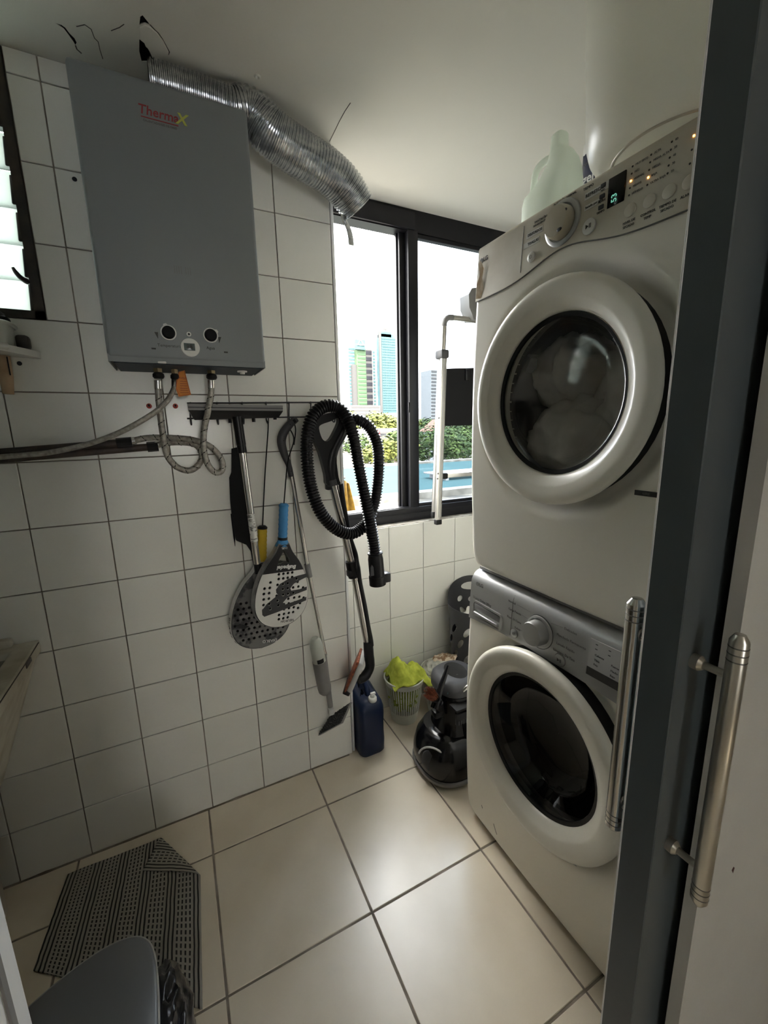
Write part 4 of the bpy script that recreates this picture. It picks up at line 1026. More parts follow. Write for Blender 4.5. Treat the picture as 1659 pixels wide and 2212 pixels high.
# ================================================================ white lattice baskets with cloths
def basket(label, c, zr_, r0, r1, h):
    t = thing('waste_basket', label, 'basket', (c[0], c[1], 0), 'white lattice baskets')
    n = 44
    mb = MB()
    for k in range(n):
        a0, a1 = 2 * PI * k / n, 2 * PI * (k + 0.5) / n
        zs = [0.062, h * 0.4, h * 0.6, h - 0.028]
        q = []
        for z in zs:
            r = r0 + (r1 - r0) * z / h
            for rr in (r, r - 0.002):
                for a in (a0, a1): q.append((c[0] + rr * math.cos(a), c[1] + rr * math.sin(a), z))
        fs = []
        for i in range(len(zs) - 1):
            b = i * 4
            fs += [(b, b + 1, b + 5, b + 4), (b + 2, b + 6, b + 7, b + 3), (b, b + 4, b + 6, b + 2), (b + 1, b + 3, b + 7, b + 5)]
        mb.add(q, fs)
    obj('lattice', mb, 'basket', t, 30)
    rm = r0 + (r1 - r0) * 0.062 / h
    obj('lower_band', MB().lathe([(r0 - 0.012, 0.0), (r0 - 0.001, 0.004), (rm, 0.064), (rm - 0.003, 0.064), (r0 - 0.004, 0.007), (0.001, 0.006)], (c[0], c[1], 0.0005), (0, 0, 1), 44), 'basket', t)
    rt_ = r0 + (r1 - r0) * (h - 0.03) / h
    obj('upper_band', MB().lathe([(rt_ - 0.003, h - 0.03), (rt_, h - 0.03), (r1, h - 0.004), (r1 - 0.003, h - 0.004)], (c[0], c[1], 0), (0, 0, 1), 44, caps=False), 'basket', t)
    obj('rim', MB().tube([(c[0] + r1 * math.cos(a), c[1] + r1 * math.sin(a), h - 0.003) for a in [2 * PI * k / 44 for k in range(44)]], 0.0042, 8, closed=True), 'basket', t)
    return t
basket('white slatted basket stuffed with lime green cloths beside the blue jug', (0.336, 0.100), 0, 0.068, 0.102, 0.245)
basket('white slatted basket holding pale rags between the tall dark hamper and vacuum', (0.540, 0.068), 0, 0.068, 0.102, 0.245)
def cloth(name, label, m, c, fn, nu=70, nv=60):
    o = obj(name, MB().grid(fn, nu, nv), m, None, 80)
    return tag(o, label, 'cloth')
o = obj('cleaning_cloth', crumple(MB(), (0.336, 0.10, 0.165), 0.078, 0.078, 0.095, 3.1, 0.38, 2.6), 'green_dark', None, 80)
tag(o, 'olive green microfibre cloth packed low in the white basket', 'cloth', 'cloths in the baskets')
def peak(a, b):
    # one towel thrown over: a peaked, ridged fold
    u, v = a * 2 - 1, b * 2 - 1
    x = 0.098 * u * (1.0 - 0.12 * v); y = 0.085 * v
    rr = math.sqrt(u * u * 0.75 + v * v)
    h = 0.118 * math.exp(-(((u + 0.48) / 0.42) ** 2 + ((v - 0.05) / 0.85) ** 2)) + 0.060 * math.exp(-(((u - 0.45) / 0.52) ** 2 + ((v + 0.15) / 0.6) ** 2)) - 0.030 * max(0, rr - 0.75) - 0.052 * max(0, u - 0.55) 
    h += 0.024 * (0.35 - ridged((u * 1.6 + 3, v * 1.6, 0.4), 1.3)) + 0.009 * noise.noise(Vector((u * 4, v * 4, 2))) + 0.014 * (0.3 - ridged((u * 3.5 + 9, v * 2.5, 1.4), 1.2))
    return V(0.350 + x - 0.012 * math.exp(-((u + 0.45) / 0.3) ** 2), 0.092 + y + 0.012 * math.sin(u * 5), 0.236 + h)
tw = MB().grid(peak, 60, 44)
o = obj('cleaning_cloth', tw, 'green_cloth', None, 80)
md = o.modifiers.new('thickness', 'SOLIDIFY'); md.thickness = 0.006; md.offset = 0
tag(o, 'bright lime green microfibre cloth peaked on top of the white basket', 'cloth', 'cloths in the baskets')
o = obj('cleaning_cloth', crumple(MB(), (0.530, 0.062, 0.243), 0.082, 0.085, 0.036, 9.4, 0.30, 2.4), 'rag', None, 80)
tag(o, 'pale grey cotton rag rolled in the white basket behind the vacuum', 'cloth', 'cloths in the baskets')
def rag2(a, b):
    u, v = a * 2 - 1, b * 2 - 1
    h = 0.050 - 0.030 * abs(u + v * 0.4) + 0.016 * noise.noise(Vector((u * 2.2, v * 2.2, 7))) - 0.02 * max(0, abs(v) - 0.7)
    return V(0.590 + 0.062 * u - 0.02 * v, 0.085 + 0.05 * v + 0.03 * u, 0.245 + h)
o = obj('cleaning_cloth', MB().grid(rag2, 30, 30), 'rag_brown', None, 80)
md = o.modifiers.new('thickness', 'SOLIDIFY'); md.thickness = 0.005; md.offset = 0
tag(o, 'brown patterned rag folded over the edge of the white basket', 'cloth', 'cloths in the baskets')

# ================================================================ tall dark hamper with oval holes
hm = thing('laundry_hamper', 'tall charcoal plastic hamper with oval holes behind the washer', 'hamper', (0.768, 0.063, 0))
HC, R0, R1, HH = (0.768, 0.063), 0.118, 0.153, 0.565
def rimz(t):  # rim rises to a rounded lug towards the wall
    return HH + 0.10 * max(0.0, math.cos(t - math.radians(62))) ** 0.8
def hsurf(a, z, off=0.0):
    r = R0 + (R1 - R0) * z / HH - off
    return (HC[0] + r * math.cos(a), HC[1] + r * math.sin(a), z)
NA = 120
top = [(2 * PI * k / NA, rimz(2 * PI * k / NA)) for k in range(NA + 1)]
outer = [(2 * PI * k / NA, 0.0) for k in range(NA + 1)] + list(reversed(top))
hl = []
rows = 6
for j in range(rows):
    for k in range(11):
        a = 2 * PI * (k + 0.5 * (j % 2)) / 11
        z = 0.07 + j * 0.077
        if 0.2 < a < 2 * PI - 0.2: hl.append(circle(a, z, 0.155, 12, 0.021, 0.14))
for a, z, w, h in ((math.radians(62), 0.605, 0.42, 0.024), (math.radians(35), 0.535, 0.13, 0.018), (math.radians(62), 0.525, 0.13, 0.017), (math.radians(89), 0.535, 0.13, 0.018)):
    hl.append(circle(a, z, w, 16, h, 0.0))
gridp = [(2 * PI * (i + 0.5) / 90, 0.02 + 0.03 * j) for i in range(90) for j in range(20)]
obj('shell', plate(outer, hl, lambda a, b: hsurf(a, b), lambda a, b: hsurf(a, b, 0.003), gridp), 'grey_dark', hm, 40)
obj('bottom', MB().cyl((HC[0], HC[1], 0.001), (HC[0], HC[1], 0.006), R0 - 0.001, n=48), 'grey_dark', hm)
o = obj('laundry', crumple(MB(), (HC[0], HC[1], 0.33), 0.105, 0.105, 0.19, 5.2, 0.25, 2.0), 'laundry', None, 80)
tag(o, 'white laundry heaped inside the charcoal hamper', 'laundry')

# ================================================================ black cylinder vacuum cleaner parked upright
vc = thing('vacuum_cleaner', 'glossy black upright vacuum with a red-brown brush beside the washer', 'vacuum cleaner', (0.37, -0.26, 0))
VX, VY = 0.372, -0.255
mb = MB()
def ring_e(cx, cy, rx, ry, z, n=36, e=2.6):
    out = []
    for k in range(n):
        a = 2 * PI * k / n
        c_, s_ = math.cos(a), math.sin(a)
        out.append((cx + rx * math.copysign(abs(c_) ** (2 / e), c_), cy + ry * math.copysign(abs(s_) ** (2 / e), s_), z))
    return out
def loft(mb, rings):
    n = len(rings[0])
    return mb.add([p for r in rings for p in r], [(i * n + k, i * n + (k + 1) % n, (i + 1) * n + (k + 1) % n, (i + 1) * n + k) for i in range(len(rings) - 1) for k in range(n)] + [tuple(reversed(range(n))), tuple(range((len(rings) - 1) * n, len(rings) * n))])
obj('base', loft(MB(), [ring_e(VX, VY, 0.150, 0.145, 0.030), ring_e(VX, VY, 0.157, 0.150, 0.05), ring_e(VX, VY, 0.155, 0.148, 0.10), ring_e(VX + 0.005, VY, 0.145, 0.138, 0.155), ring_e(VX + 0.012, VY + 0.01, 0.118, 0.112, 0.195)]), 'black_gloss', vc, 50)
obj('bumper', loft(MB(), [ring_e(VX, VY, 0.150, 0.145, 0.016), ring_e(VX, VY, 0.160, 0.154, 0.020), ring_e(VX, VY, 0.160, 0.154, 0.032), ring_e(VX, VY, 0.150, 0.145, 0.036)]), 'grey_mid', vc, 50)
obj('underside', loft(MB(), [ring_e(VX, VY, 0.125, 0.12, 0.0), ring_e(VX, VY, 0.140, 0.135, 0.02)]), 'rubber', vc)
wl_ = Vector((VX - 0.125, VY - 0.060, 0.098))
obj('wheel_cover', MB().lathe([(0.001, 0.020), (0.038, 0.017), (0.054, 0.006), (0.058, -0.02)], wl_, (-0.80, -0.60, 0.12), 30), 'grey_dark', vc)
obj('trim_arc', MB().tube([wl_ + Vector((-0.80, -0.60, 0.12)).normalized() * 0.004 + V(0.6 * 0.07 * math.cos(a), -0.8 * 0.07 * math.cos(a), 0.07 * math.sin(a)) for a in [math.radians(q) for q in range(20, 165, 12)]], 0.0042, 8), 'grey_light', vc)
obj('canister', loft(MB(), [ring_e(VX + 0.025, VY + 0.005, 0.112, 0.112, 0.16), ring_e(VX + 0.032, VY + 0.008, 0.098, 0.100, 0.20), ring_e(VX + 0.038, VY + 0.012, 0.086, 0.090, 0.26), ring_e(VX + 0.04, VY + 0.015, 0.090, 0.092, 0.345), ring_e(VX + 0.04, VY + 0.018, 0.088, 0.090, 0.36)]), 'black_gloss', vc, 50)
obj('tool_shelf', MB().rbox((VX + 0.03, VY - 0.080, 0.338), (0.15, 0.055, 0.012), 0.003), 'rubber', vc)
obj('comb_strip', MB().rbox((VX + 0.03, VY - 0.104, 0.300), (0.15, 0.012, 0.05), 0.002), 'black', vc)
for k in range(12):
    obj('tooth', MB().box((VX - 0.035 + k * 0.012, VY - 0.1115, 0.286), (0.004, 0.004, 0.018)), 'grey_dark', vc, 0)
obj('lid', loft(MB(), [ring_e(VX + 0.045, VY + 0.03, 0.098, 0.102, 0.362), ring_e(VX + 0.05, VY + 0.035, 0.100, 0.104, 0.385), ring_e(VX + 0.055, VY + 0.040, 0.096, 0.100, 0.402), ring_e(VX + 0.06, VY + 0.045, 0.082, 0.086, 0.412), ring_e(VX + 0.06, VY + 0.045, 0.03, 0.03, 0.415)]), 'grey_dark', vc, 60)
obj('lid_recess', MB().lathe([(0.064, 0), (0.062, 0.006), (0.001, 0.004)], (VX + 0.060, VY + 0.045, 0.412), (-0.03, -0.06, 1), 30, 1.0, 0.75), 'black_gloss', vc)
obj('carry_handle', MB().tube(spline([V(VX + 0.02, VY - 0.055, 0.380), V(VX + 0.045, VY - 0.065, 0.404), V(VX + 0.09, VY - 0.06, 0.412), V(VX + 0.12, VY - 0.035, 0.395)], 6), 0.010, 12), 'steel', vc)
obj('front_spine', MB().rbox((VX + 0.035, VY - 0.092, 0.215), (0.05, 0.035, 0.17), 0.008), 'black', vc)
obj('drop_mark', MB().prism([(0, 0), (0.004, 0.003), (0, 0.014), (-0.004, 0.003)], (0.2827, -0.3600, 0.4355), (1, 0, 0), (0, 0, 1), 0.001), M['b_teal2'], vc, 0)
b0_, b1_ = Vector((0.2546, -0.2400, 0.3442)), Vector((0.3955, -0.2000, 0.4393))
obj('crevice_tool', MB().tube(spline([Vector((0.2645, -0.2900, 0.3329)), Vector((0.3058, -0.2700, 0.3946)), Vector((0.3398, -0.2550, 0.4371)), Vector((0.3694, -0.2400, 0.4732))], 6), [0.018, 0.018, 0.018, 0.017, 0.017, 0.016, 0.015, 0.014, 0.014, 0.013, 0.012, 0.012, 0.011, 0.011, 0.010, 0.010, 0.010, 0.009, 0.009], 12, flat=0.6), 'black_gloss', vc)
bs = thing('dusting_brush', 'round dusting brush with red-brown bristles clipped to the vacuum', 'brush', (0.2537, -0.2600, 0.3505))
bc, bd = Vector((0.2752, -0.2700, 0.3716)), Vector((0.2312, -0.2700, 0.4038))
bax = (bd - bc).normalized()
obj('brush_head', MB().lathe([(0.016, -0.05), (0.018, -0.02), (0.030, -0.005), (0.031, 0.012)], bc, bax + V(0, -0.2, 0.25), 20, 1.0, 0.7), 'black', bs)
mb = MB()
for k in range(260):
    a = random.uniform(0, 2 * PI); r = 0.029 * math.sqrt(random.random())
    u_, w_, n_ = frame_from(bax + V(0, -0.2, 0.25))
    p = bc + n_ * 0.008 + u_ * math.cos(a) * r + w_ * math.sin(a) * r * 0.7
    mb.tube([p, p + n_ * random.uniform(0.026, 0.036) + u_ * math.cos(a) * 0.006 + w_ * math.sin(a) * 0.006 + V(0, 0, 0.003)], [0.0011, 0.0006], 4)
obj('bristles', mb, 'bristle', bs, 0)['kind'] = 'stuff'
obj('swivel', MB().cyl(bc - bax * 0.03 + V(0, 0, -0.02), bc - bax * 0.03 + V(0.012, 0, -0.075), 0.020, 0.017, n=16).rbox(bc + V(0.02, 0.0, -0.085), (0.045, 0.04, 0.03), 0.008), 'black', bs)

# ================================================================ folding aluminium step ladder hung by the window
ld = thing('step_ladder', 'folded aluminium step ladder with black tread hanging by the window', 'ladder', (0.5747, 0.1400, 1.0100))
fa, fb = Vector((0.5622, 0.1300, 1.0256)), Vector((0.5902, 0.1300, 1.8318))
rotr = Matrix((Vector((1, 0, 0)), Vector((0, 1, 0)), (fb - fa).normalized())).transposed()
def bar(p, q, w, d, bev=0.003):
    p, q = Vector(p), Vector(q)
    z = (q - p).normalized(); y = Vector((0, 1, 0)); x = y.cross(z).normalized(); y = z.cross(x)
    return MB().rbox(p.lerp(q, 0.5), (w, d, (q - p).length), bev, 2, Matrix((x, y, z)).transposed())
obj('front_rail', bar(fa, fb, 0.030, 0.020), 'alu', ld)
obj('rail_groove', bar(fa.lerp(fb, 0.03) + V(-0.002, -0.0096, 0), fb + V(-0.002, -0.0096, 0), 0.010, 0.002, 0.0005), 'grey_light', ld)
ba, bb_ = Vector((0.5599, 0.1650, 1.0608)), Vector((0.5955, 0.1650, 1.8376))
obj('rear_rail', bar(ba, bb_, 0.020, 0.018), 'alu', ld)
obj('foot', bar(fa + V(0, 0, -0.014), fa + V(0, 0, 0.012), 0.034, 0.026, 0.004), 'rubber', ld)
obj('foot', bar(ba + V(0, 0, -0.02), ba + V(0, 0, 0.012), 0.024, 0.024, 0.004), 'rubber', ld)
obj('top_clamp', MB().rbox(Vector((0.5891, 0.1400, 1.8375)), (0.044, 0.06, 0.040), 0.008), 'grey_dark', ld)
tpath = spline([Vector((0.5943, 0.1400, 1.8504)), Vector((0.5989, 0.1400, 1.9440)), Vector((0.6012, 0.1400, 1.9811)), Vector((0.6195, 0.1400, 2.0031)), Vector((0.6487, 0.1400, 2.0078)), Vector((0.7361, 0.1400, 2.0074)), Vector((0.8797, 0.1400, 2.0051)), V(0.98, 0.17, 2.02), V(1.08, 0.279, 2.02)], 7)
obj('top_tube', MB().tube(tpath, 0.0125, 14), 'brushed', ld)
obj('elbow_sleeve', MB().tube(tpath[10:29], 0.0135, 14), 'grey_mid', ld)
hp_ = [Vector(q) for q in ((0.7333, 0.1400, 2.1374), (0.7774, 0.1400, 2.1466), (0.8007, 0.1400, 2.1182), (0.8040, 0.1400, 2.0050), (0.7446, 0.1400, 1.9998), (0.7357, 0.1400, 2.0241), (0.7186, 0.1400, 2.0515), (0.7147, 0.1400, 2.1087))]
m_ = len(hp_)
obj('top_cap', MB().add([p + V(0, -0.035, 0) for p in hp_] + [p + V(0, 0.035, 0) for p in hp_], [tuple(range(m_)), tuple(reversed(range(m_, 2 * m_)))] + [(i, (i + 1) % m_, m_ + (i + 1) % m_, m_ + i) for i in range(m_)]), 'grey_mid', ld, 30)
tq = [Vector(q) for q in ((0.6120, 0.1300, 1.7739), (0.8343, 0.1300, 1.7878), (0.8434, 0.1300, 1.5049), (0.6009, 0.1300, 1.5040))]
obj('tread', MB().add([p for p in tq] + [p + V(0, 0.028, 0) for p in tq], [(0, 1, 2, 3), (7, 6, 5, 4)] + [(i, (i + 1) % 4, 4 + (i + 1) % 4, 4 + i) for i in range(4)]), 'black_matt', ld, 0)
obj('tread_clip', MB().rbox(Vector((0.7325, 0.1280, 1.7482)), (0.03, 0.012, 0.055), 0.004), 'black', ld)
obj('stretcher', bar((0.5980, 0.1350, 1.2572), (0.8711, 0.1350, 1.2557), 0.022, 0.016), 'alu', ld)
obj('stretcher_cap', MB().rbox(Vector((0.6008, 0.1350, 1.2570)), (0.034, 0.028, 0.030), 0.006), 'rubber', ld)
for px in ((0.5579, 0.1190, 1.5417), (0.5537, 0.1190, 1.2731), (0.5511, 0.1190, 1.2480)):
    obj('rivet', MB().lathe([(0.005, 0), (0.0045, 0.0025), (0.001, 0.003)], px, (0, -1, 0), 12), 'grey_mid', ld)

# ================================================================ stacked washer and dryer
MY0, MY1, MXB = -0.492, -1.178, 1.03            # far side, near side, back
MYC = (MY0 + MY1) / 2
def machine_front(z0, z1, roll):
    zm = (z0 + z1) / 2; hz = (z1 - z0) / 2
    def fx(y, z):
        b = 0.290 - 0.020 * (1 - ((z - zm) / hz) ** 2) - 0.006 * (1 - ((y - MYC) / 0.343) ** 2)
        if z > z1 - roll:
            d = min(z - (z1 - roll), roll * 0.999)
            b += roll - math.sqrt(roll * roll - d * d)
        return b
    return fx
def machine_body(t, z0, z1, fx, cz, hr, roll, dyc, ro, rec):
    a, b, n = 0.343, (z1 - z0) / 2, 26
    zm = (z0 + z1) / 2
    per = []
    N = 36
    for i in range(N): per.append((-a + 2 * a * i / N, -b))
    for i in range(N): per.append((a, -b + 2 * b * i / N))
    for i in range(N): per.append((a - 2 * a * i / N, b))
    for i in range(N): per.append((-a, b - 2 * b * i / N))
    def rp(y, z):
        s = (abs(y / a) ** n + abs(z / b) ** n) ** (-1 / n)
        return y * s, z * s
    per = [rp(*p) for p in per]
    dz = cz - zm
    rings = []
    cc = []
    for y, z in per:
        ang = math.atan2(z - dz, y)
        cc.append((hr * math.cos(ang), dz + hr * math.sin(ang)))
    ring0 = [(fx(MYC + y, zm + z) + 0.045, MYC + y, zm + z) for y, z in cc]
    rings.append(ring0)
    for k in range(27):
        s = k / 26
        rg = []
        for (y0, zz0), (y1, zz1) in zip(cc, per):
            y = y0 + (y1 * 0.965 - y0) * s; z = zz0 + (zz1 * 0.975 - zz0) * s
            q = min(1.0, max(0.0, (math.hypot(MYC + y - dyc, zm + z - cz) - ro - 0.003) / 0.034))
            rg.append((fx(MYC + y, zm + z) + rec * (1 - q * q * (3 - 2 * q)), MYC + y, zm + z))
        rings.append(rg)
    for s, dx in ((0.985, 0.002), (0.996, 0.007), (1.0, 0.014)):
        rings.append([(fx(MYC + y * s, zm + z * s * 0.999) + dx, MYC + y * s, zm + z * s) for y, z in per])
    rings.append([(0.36, MYC + y, zm + z) for y, z in per])
    rings.append([(MXB, MYC + y, zm + z) for y, z in per])
    m = len(per)
    mb = MB()
    mb.add([p for r in rings for p in r], [(i * m + k, i * m + (k + 1) % m, (i + 1) * m + (k + 1) % m, (i + 1) * m + k) for i in range(len(rings) - 1) for k in range(m)] + [tuple(range((len(rings) - 1) * m, len(rings) * m))])
    return obj('cabinet', mb, 'machine', t, 40)
def panel(t, m, z1, fx, bot, y0, y1, roll, name='control_panel', off=0.004):
    nu = 60
    rows = []
    zt = z1 - roll
    for j in range(10): rows.append(('f', j / 9))
    for j in range(1, 8): rows.append(('r', math.radians(90 * j / 7.2)))
    def pt(i, j, back=0.0):
        y = y0 + (y1 - y0) * i / (nu - 1)
        k, s = rows[j]
        zb = bot(y)
        if k == 'f': z = zb + (zt - zb) * s
        else: z = zt + roll * math.sin(s)
        return V(fx(y, z) - off + back, y, z + (0.002 if k == 'r' else 0))
    mb = MB()
    q = [pt(i, j) for j in range(len(rows)) for i in range(nu)] + [pt(i, j, off + 0.004) for j in range(len(rows)) for i in range(nu)]
    n = nu * len(rows); fs = []
    for j in range(len(rows) - 1):
        for i in range(nu - 1):
            a = j * nu + i
            fs += [(a, a + 1, a + nu + 1, a + nu), (n + a, n + a + nu, n + a + nu + 1, n + a + 1)]
    for i in range(nu - 1):
        fs += [(i, n + i, n + i + 1, i + 1)]
        a = (len(rows) - 1) * nu + i
        fs += [(a, a + 1, n + a + 1, n + a)]
    for j in range(len(rows) - 1):
        a = j * nu; fs += [(a, a + nu, n + a + nu, n + a)]
        a = j * nu + nu - 1; fs += [(a, n + a, n + a + nu, a + nu)]
    return obj(name, mb.add(q, fs), m, t, 30)
UY, UZ = (0, -1, 0), (0, 0, 1)                  # text axes on a face that looks towards -x

def washer_like(name, label, cat, z0, z1, roll, bot, pm, door, glassm, hr, deep):
    t = thing(name, label, cat, (0.65, MYC, z0))
    fx = machine_front(z0, z1, roll)
    dyc, dzc, ro, rg, xf = door
    machine_body(t, z0, z1, fx, dzc, hr, roll, dyc, ro, 0.024)
    pn = panel(t, pm, z1, fx, bot, MY0 - 0.004, MY1 + 0.004, roll)
    face = fx(dyc, dzc)
    bowl = [(rg * 0.80, xf + 0.085), (rg * 0.72, xf + 0.105), (rg * 0.5, xf + 0.118), (rg * 0.25, xf + 0.124), (0.001, xf + 0.126)] if deep else [(rg * 0.72, xf + 0.038), (rg * 0.45, xf + 0.030), (rg * 0.2, xf + 0.026), (0.001, xf + 0.025)]
    d = obj('door', MB().lathe([(ro - 0.030, face - 0.010), (ro - 0.004, face - 0.012), (ro, face - 0.020), (ro - 0.001, xf + 0.010), (ro - 0.005, xf + 0.004), (ro - 0.012, xf + 0.001), (ro - 0.018, xf), (ro - 0.028, xf), (rg + 0.040, xf + 0.002), (rg + 0.032, xf + 0.003), (rg + 0.026, xf + 0.005), (rg + 0.008, xf + 0.018), (rg + 0.003, xf + 0.022), (rg, xf + 0.030), (rg, face - 0.012)], (0, dyc, dzc), (1, 0, 0), 72, caps=False), 'machine', t, 40)
    obj('door_gap_shade', MB().lathe([(ro - 0.012, face - 0.014), (ro - 0.012, face + 0.040)], (0, dyc, dzc), (1, 0, 0), 60, caps=False), 'rubber', d)  # dark cylinder stands in for the shade in the gap behind the door
    obj('glass_seat', MB().lathe([(rg + 0.0005, xf + 0.029), (rg - 0.010, xf + 0.031), (rg - 0.011, xf + 0.036), (rg + 0.0005, xf + 0.036)], (0, dyc, dzc), (1, 0, 0), 60, caps=False), 'black', d)
    obj('door_glass', MB().lathe([(rg - 0.010, xf + 0.034), (rg - 0.024, xf + (0.052 if deep else 0.042)), *bowl], (0, dyc, dzc), (1, 0, 0), 60, caps=False), glassm, d, 60)
    dr = obj('drum', MB().lathe([(hr, face + 0.040), (hr, face + 0.06), (0.255, face + 0.065), (0.255, face + 0.42), (0.10, face + 0.43), (0.001, face + 0.40)], (0, dyc, dzc), (1, 0, 0), 48, caps=False), 'drum', t, 40)
    for k in range(3):
        a = 2 * PI * k / 3 + 0.5
        obj('drum_fin', MB().rbox((face + 0.24, dyc + 0.235 * math.cos(a), dzc + 0.235 * math.sin(a)), (0.30, 0.05, 0.04), 0.012, 2, Matrix.Rotation(a - PI / 2, 3, 'X')), 'drum', dr)
    for y in (MY0 - 0.06, MY1 + 0.06) if z0 < 0.1 else ():
        for x in (0.36, 0.95):
            obj('foot', MB().cyl((x, y, z0 - 0.022), (x, y, z0 + 0.004), 0.022, n=16), 'rubber', t)
    return t, fx, pn, d

# --- washer
wb = lambda y: 0.828 + 0.024 * max(0, 1 - ((y - MYC) / 0.36) ** 2)
wt, wfx, wp, wd = washer_like('washing_machine', 'white front-loading washing machine with silver panel under the dryer', 'washing machine', 0.022, 1.004, 0.042, wb, 'silver', (-0.842, 0.578, 0.287, 0.205, 0.222), 'washer_glass', 0.215, True)
def wpt(y, z, off=0.0055): return V(wfx(y, z) - off, y, z)
obj('panel_seam', MB().tube([wpt(-0.704, z, 0.0042) for z in (0.858, 0.90, 0.94, 0.962)] + [wpt(-0.704, z, 0.0045) for z in (0.975, 0.985, 0.995, 1.0)], 0.0009, 5), 'ink_grey', wp)
# detergent drawer grip recess
dy0, dy1, dz0, dz1 = -0.520, -0.664, 0.858, 0.900
ro_ = rrect(dy0 - dy1, 0.052, 0.014, 4)
c0_ = V(0, (dy0 + dy1) / 2, 0.878)
dg = obj('drawer_rim', plate([(x, y) for x, y in rrect(0.150, 0.058, 0.016, 5)], [rrect(0.140, 0.047, 0.012, 5)], lambda a, b: wpt(c0_.y - a, c0_.z + b + 0.02 * 0, 0.0085), lambda a, b: wpt(c0_.y - a, c0_.z + b, 0.002)), 'silver', wp, 0)
obj('drawer_grip', MB().add([wpt(c0_.y - a, c0_.z + b, 0.0048) for a, b in rrect(0.141, 0.048, 0.012, 5)] + [wpt(c0_.y - a * 0.9, c0_.z + 0.008 + b * 0.55, 0.0047) for a, b in rrect(0.141, 0.048, 0.012, 5)], [(i, (i + 1) % 24, 24 + (i + 1) % 24, 24 + i) for i in range(24)] + [tuple(range(24, 48))]), 'grey_light', wp, 30)
obj('grip_lip', MB().rbox(wpt(c0_.y, 0.866, 0.010), (0.012, 0.118, 0.012), 0.004), 'silver', wp)
obj('grip_shade', MB().rbox(wpt(c0_.y, 0.887, 0.0052), (0.003, 0.124, 0.022), 0.001), 'grey_mid', wp)
def logo(parent, fpt, y, z, s):
    obj('logo_disc', MB().lathe([(s * 0.55, 0), (s * 0.52, 0.0012), (0.001, 0.0013)], fpt(y, z, 0.0046), (-1, 0, 0), 20), 'grey_mid', parent)
    text('logo_letters', 'LG', s * 1.25, fpt(y - s * 1.45, z, 0.0054), UY, UZ, 'ink_grey', parent, bold=0.0004)
logo(wp, wpt, -0.531, 0.966, 0.014)
text('lettering', 'Direct Drive 20kg', 0.0125, wpt(-0.562, 0.915), UY, UZ, 'ink_grey', wp, bold=0.0002)
kb = obj('dial_ring', MB().lathe([(0.047, 0), (0.0465, 0.003), (0.042, 0.0035), (0.041, 0.001)], wpt(-0.815, 0.918, 0.0045), (-1, 0, 0), 48), 'grey_light', wp)
obj('dial_shadow_line', MB().tube([wpt(-0.815 + 0.0478 * math.cos(a), 0.918 + 0.0478 * math.sin(a), 0.0046) for a in [2 * PI * k / 48 for k in range(48)]], 0.0008, 5, closed=True), 'ink', wp)
obj('dial_knob', MB().lathe([(0.036, 0), (0.0355, 0.028), (0.033, 0.0335), (0.001, 0.035)], wpt(-0.815, 0.918, 0.0045), (-1, 0, 0), 48), 'silver', wp)
for s_, y, z, al in (('Normal', -0.716, 0.964, 'RIGHT'), ('Carga Pesada', -0.742, 0.940, 'RIGHT'), ('Ropa de Cama', -0.745, 0.914, 'RIGHT'), ('Bebés', -0.745, 0.892, 'RIGHT'), ('Delicados', -0.895, 0.964, 'LEFT'), ('Planchado Permanente', -0.874, 0.938, 'LEFT'), ('Lavado Rápido', -0.876, 0.914, 'LEFT'), ('Limpieza De Tina', -0.868, 0.892, 'LEFT')):
    text('lettering', s_, 0.0098, wpt(y, z, 0.0052), UY, UZ, 'ink_grey', wp, align=al)
for (ya, za, yb, zb) in ((-0.722, 0.964, -0.775, 0.962), (-0.744, 0.940, -0.768, 0.938), (-0.747, 0.892, -0.778, 0.893), (-0.852, 0.960, -0.890, 0.964)):
    obj('pointer_line', MB().tube([wpt(ya, za, 0.0046), wpt(yb, zb, 0.0046)], 0.0005, 4), 'ink_grey', wp)
for nm, y, z, r, sy in (('power_button', -0.722, 0.872, 0.0135, 'P'), ('start_button', -0.893, 0.872, 0.0165, 'S')):
    bt_ = obj(nm, MB().lathe([(r, 0), (r * 0.97, 0.003), (r * 0.7, 0.0042), (0.001, 0.0044)], wpt(y, z, 0.0045), (-1, 0, 0), 28), 'silver', wp)
    obj('button_outline', MB().tube([wpt(y + r * 1.06 * math.cos(a), z + r * 1.06 * math.sin(a), 0.0046) for a in [2 * PI * k / 32 for k in range(32)]], 0.0006, 4, closed=True), 'ink_grey', bt_)
    if sy == 'S':
        c_ = wpt(y, z, 0.0093)
        obj('play_pause_mark', MB().prism([(-0.006, -0.0045), (0.0015, 0), (-0.006, 0.0045)], c_, UY, UZ, 0.0004).prism([(0.0025, -0.0045), (0.004, -0.0045), (0.004, 0.0045), (0.0025, 0.0045)], c_, UY, UZ, 0.0004).prism([(0.0055, -0.0045), (0.007, -0.0045), (0.007, 0.0045), (0.0055, 0.0045)], c_, UY, UZ, 0.0004), 'ink', bt_, 0)
    else:
        c_ = wpt(y, z, 0.0093)
        obj('power_mark', MB().tube([c_ + V(0, 0.0042 * math.sin(a), 0.0042 * math.cos(a)) for a in [math.radians(q) for q in range(40, 321, 20)]], 0.0005, 4).tube([c_ + V(0, 0, 0.001), c_ + V(0, 0, 0.0055)], 0.0005, 4), 'ink_grey', bt_)
ds = obj('display', MB().add([wpt(y, z, o_) for o_ in (0.0062, 0.003) for y, z in ((-0.973, 0.972), (-1.100, 0.972), (-1.100, 0.878), (-0.973, 0.878))], [(0, 1, 2, 3), (7, 6, 5, 4)] + [(i, (i + 1) % 4, 4 + (i + 1) % 4, 4 + i) for i in range(4)]), 'grey_light', wp, 0)
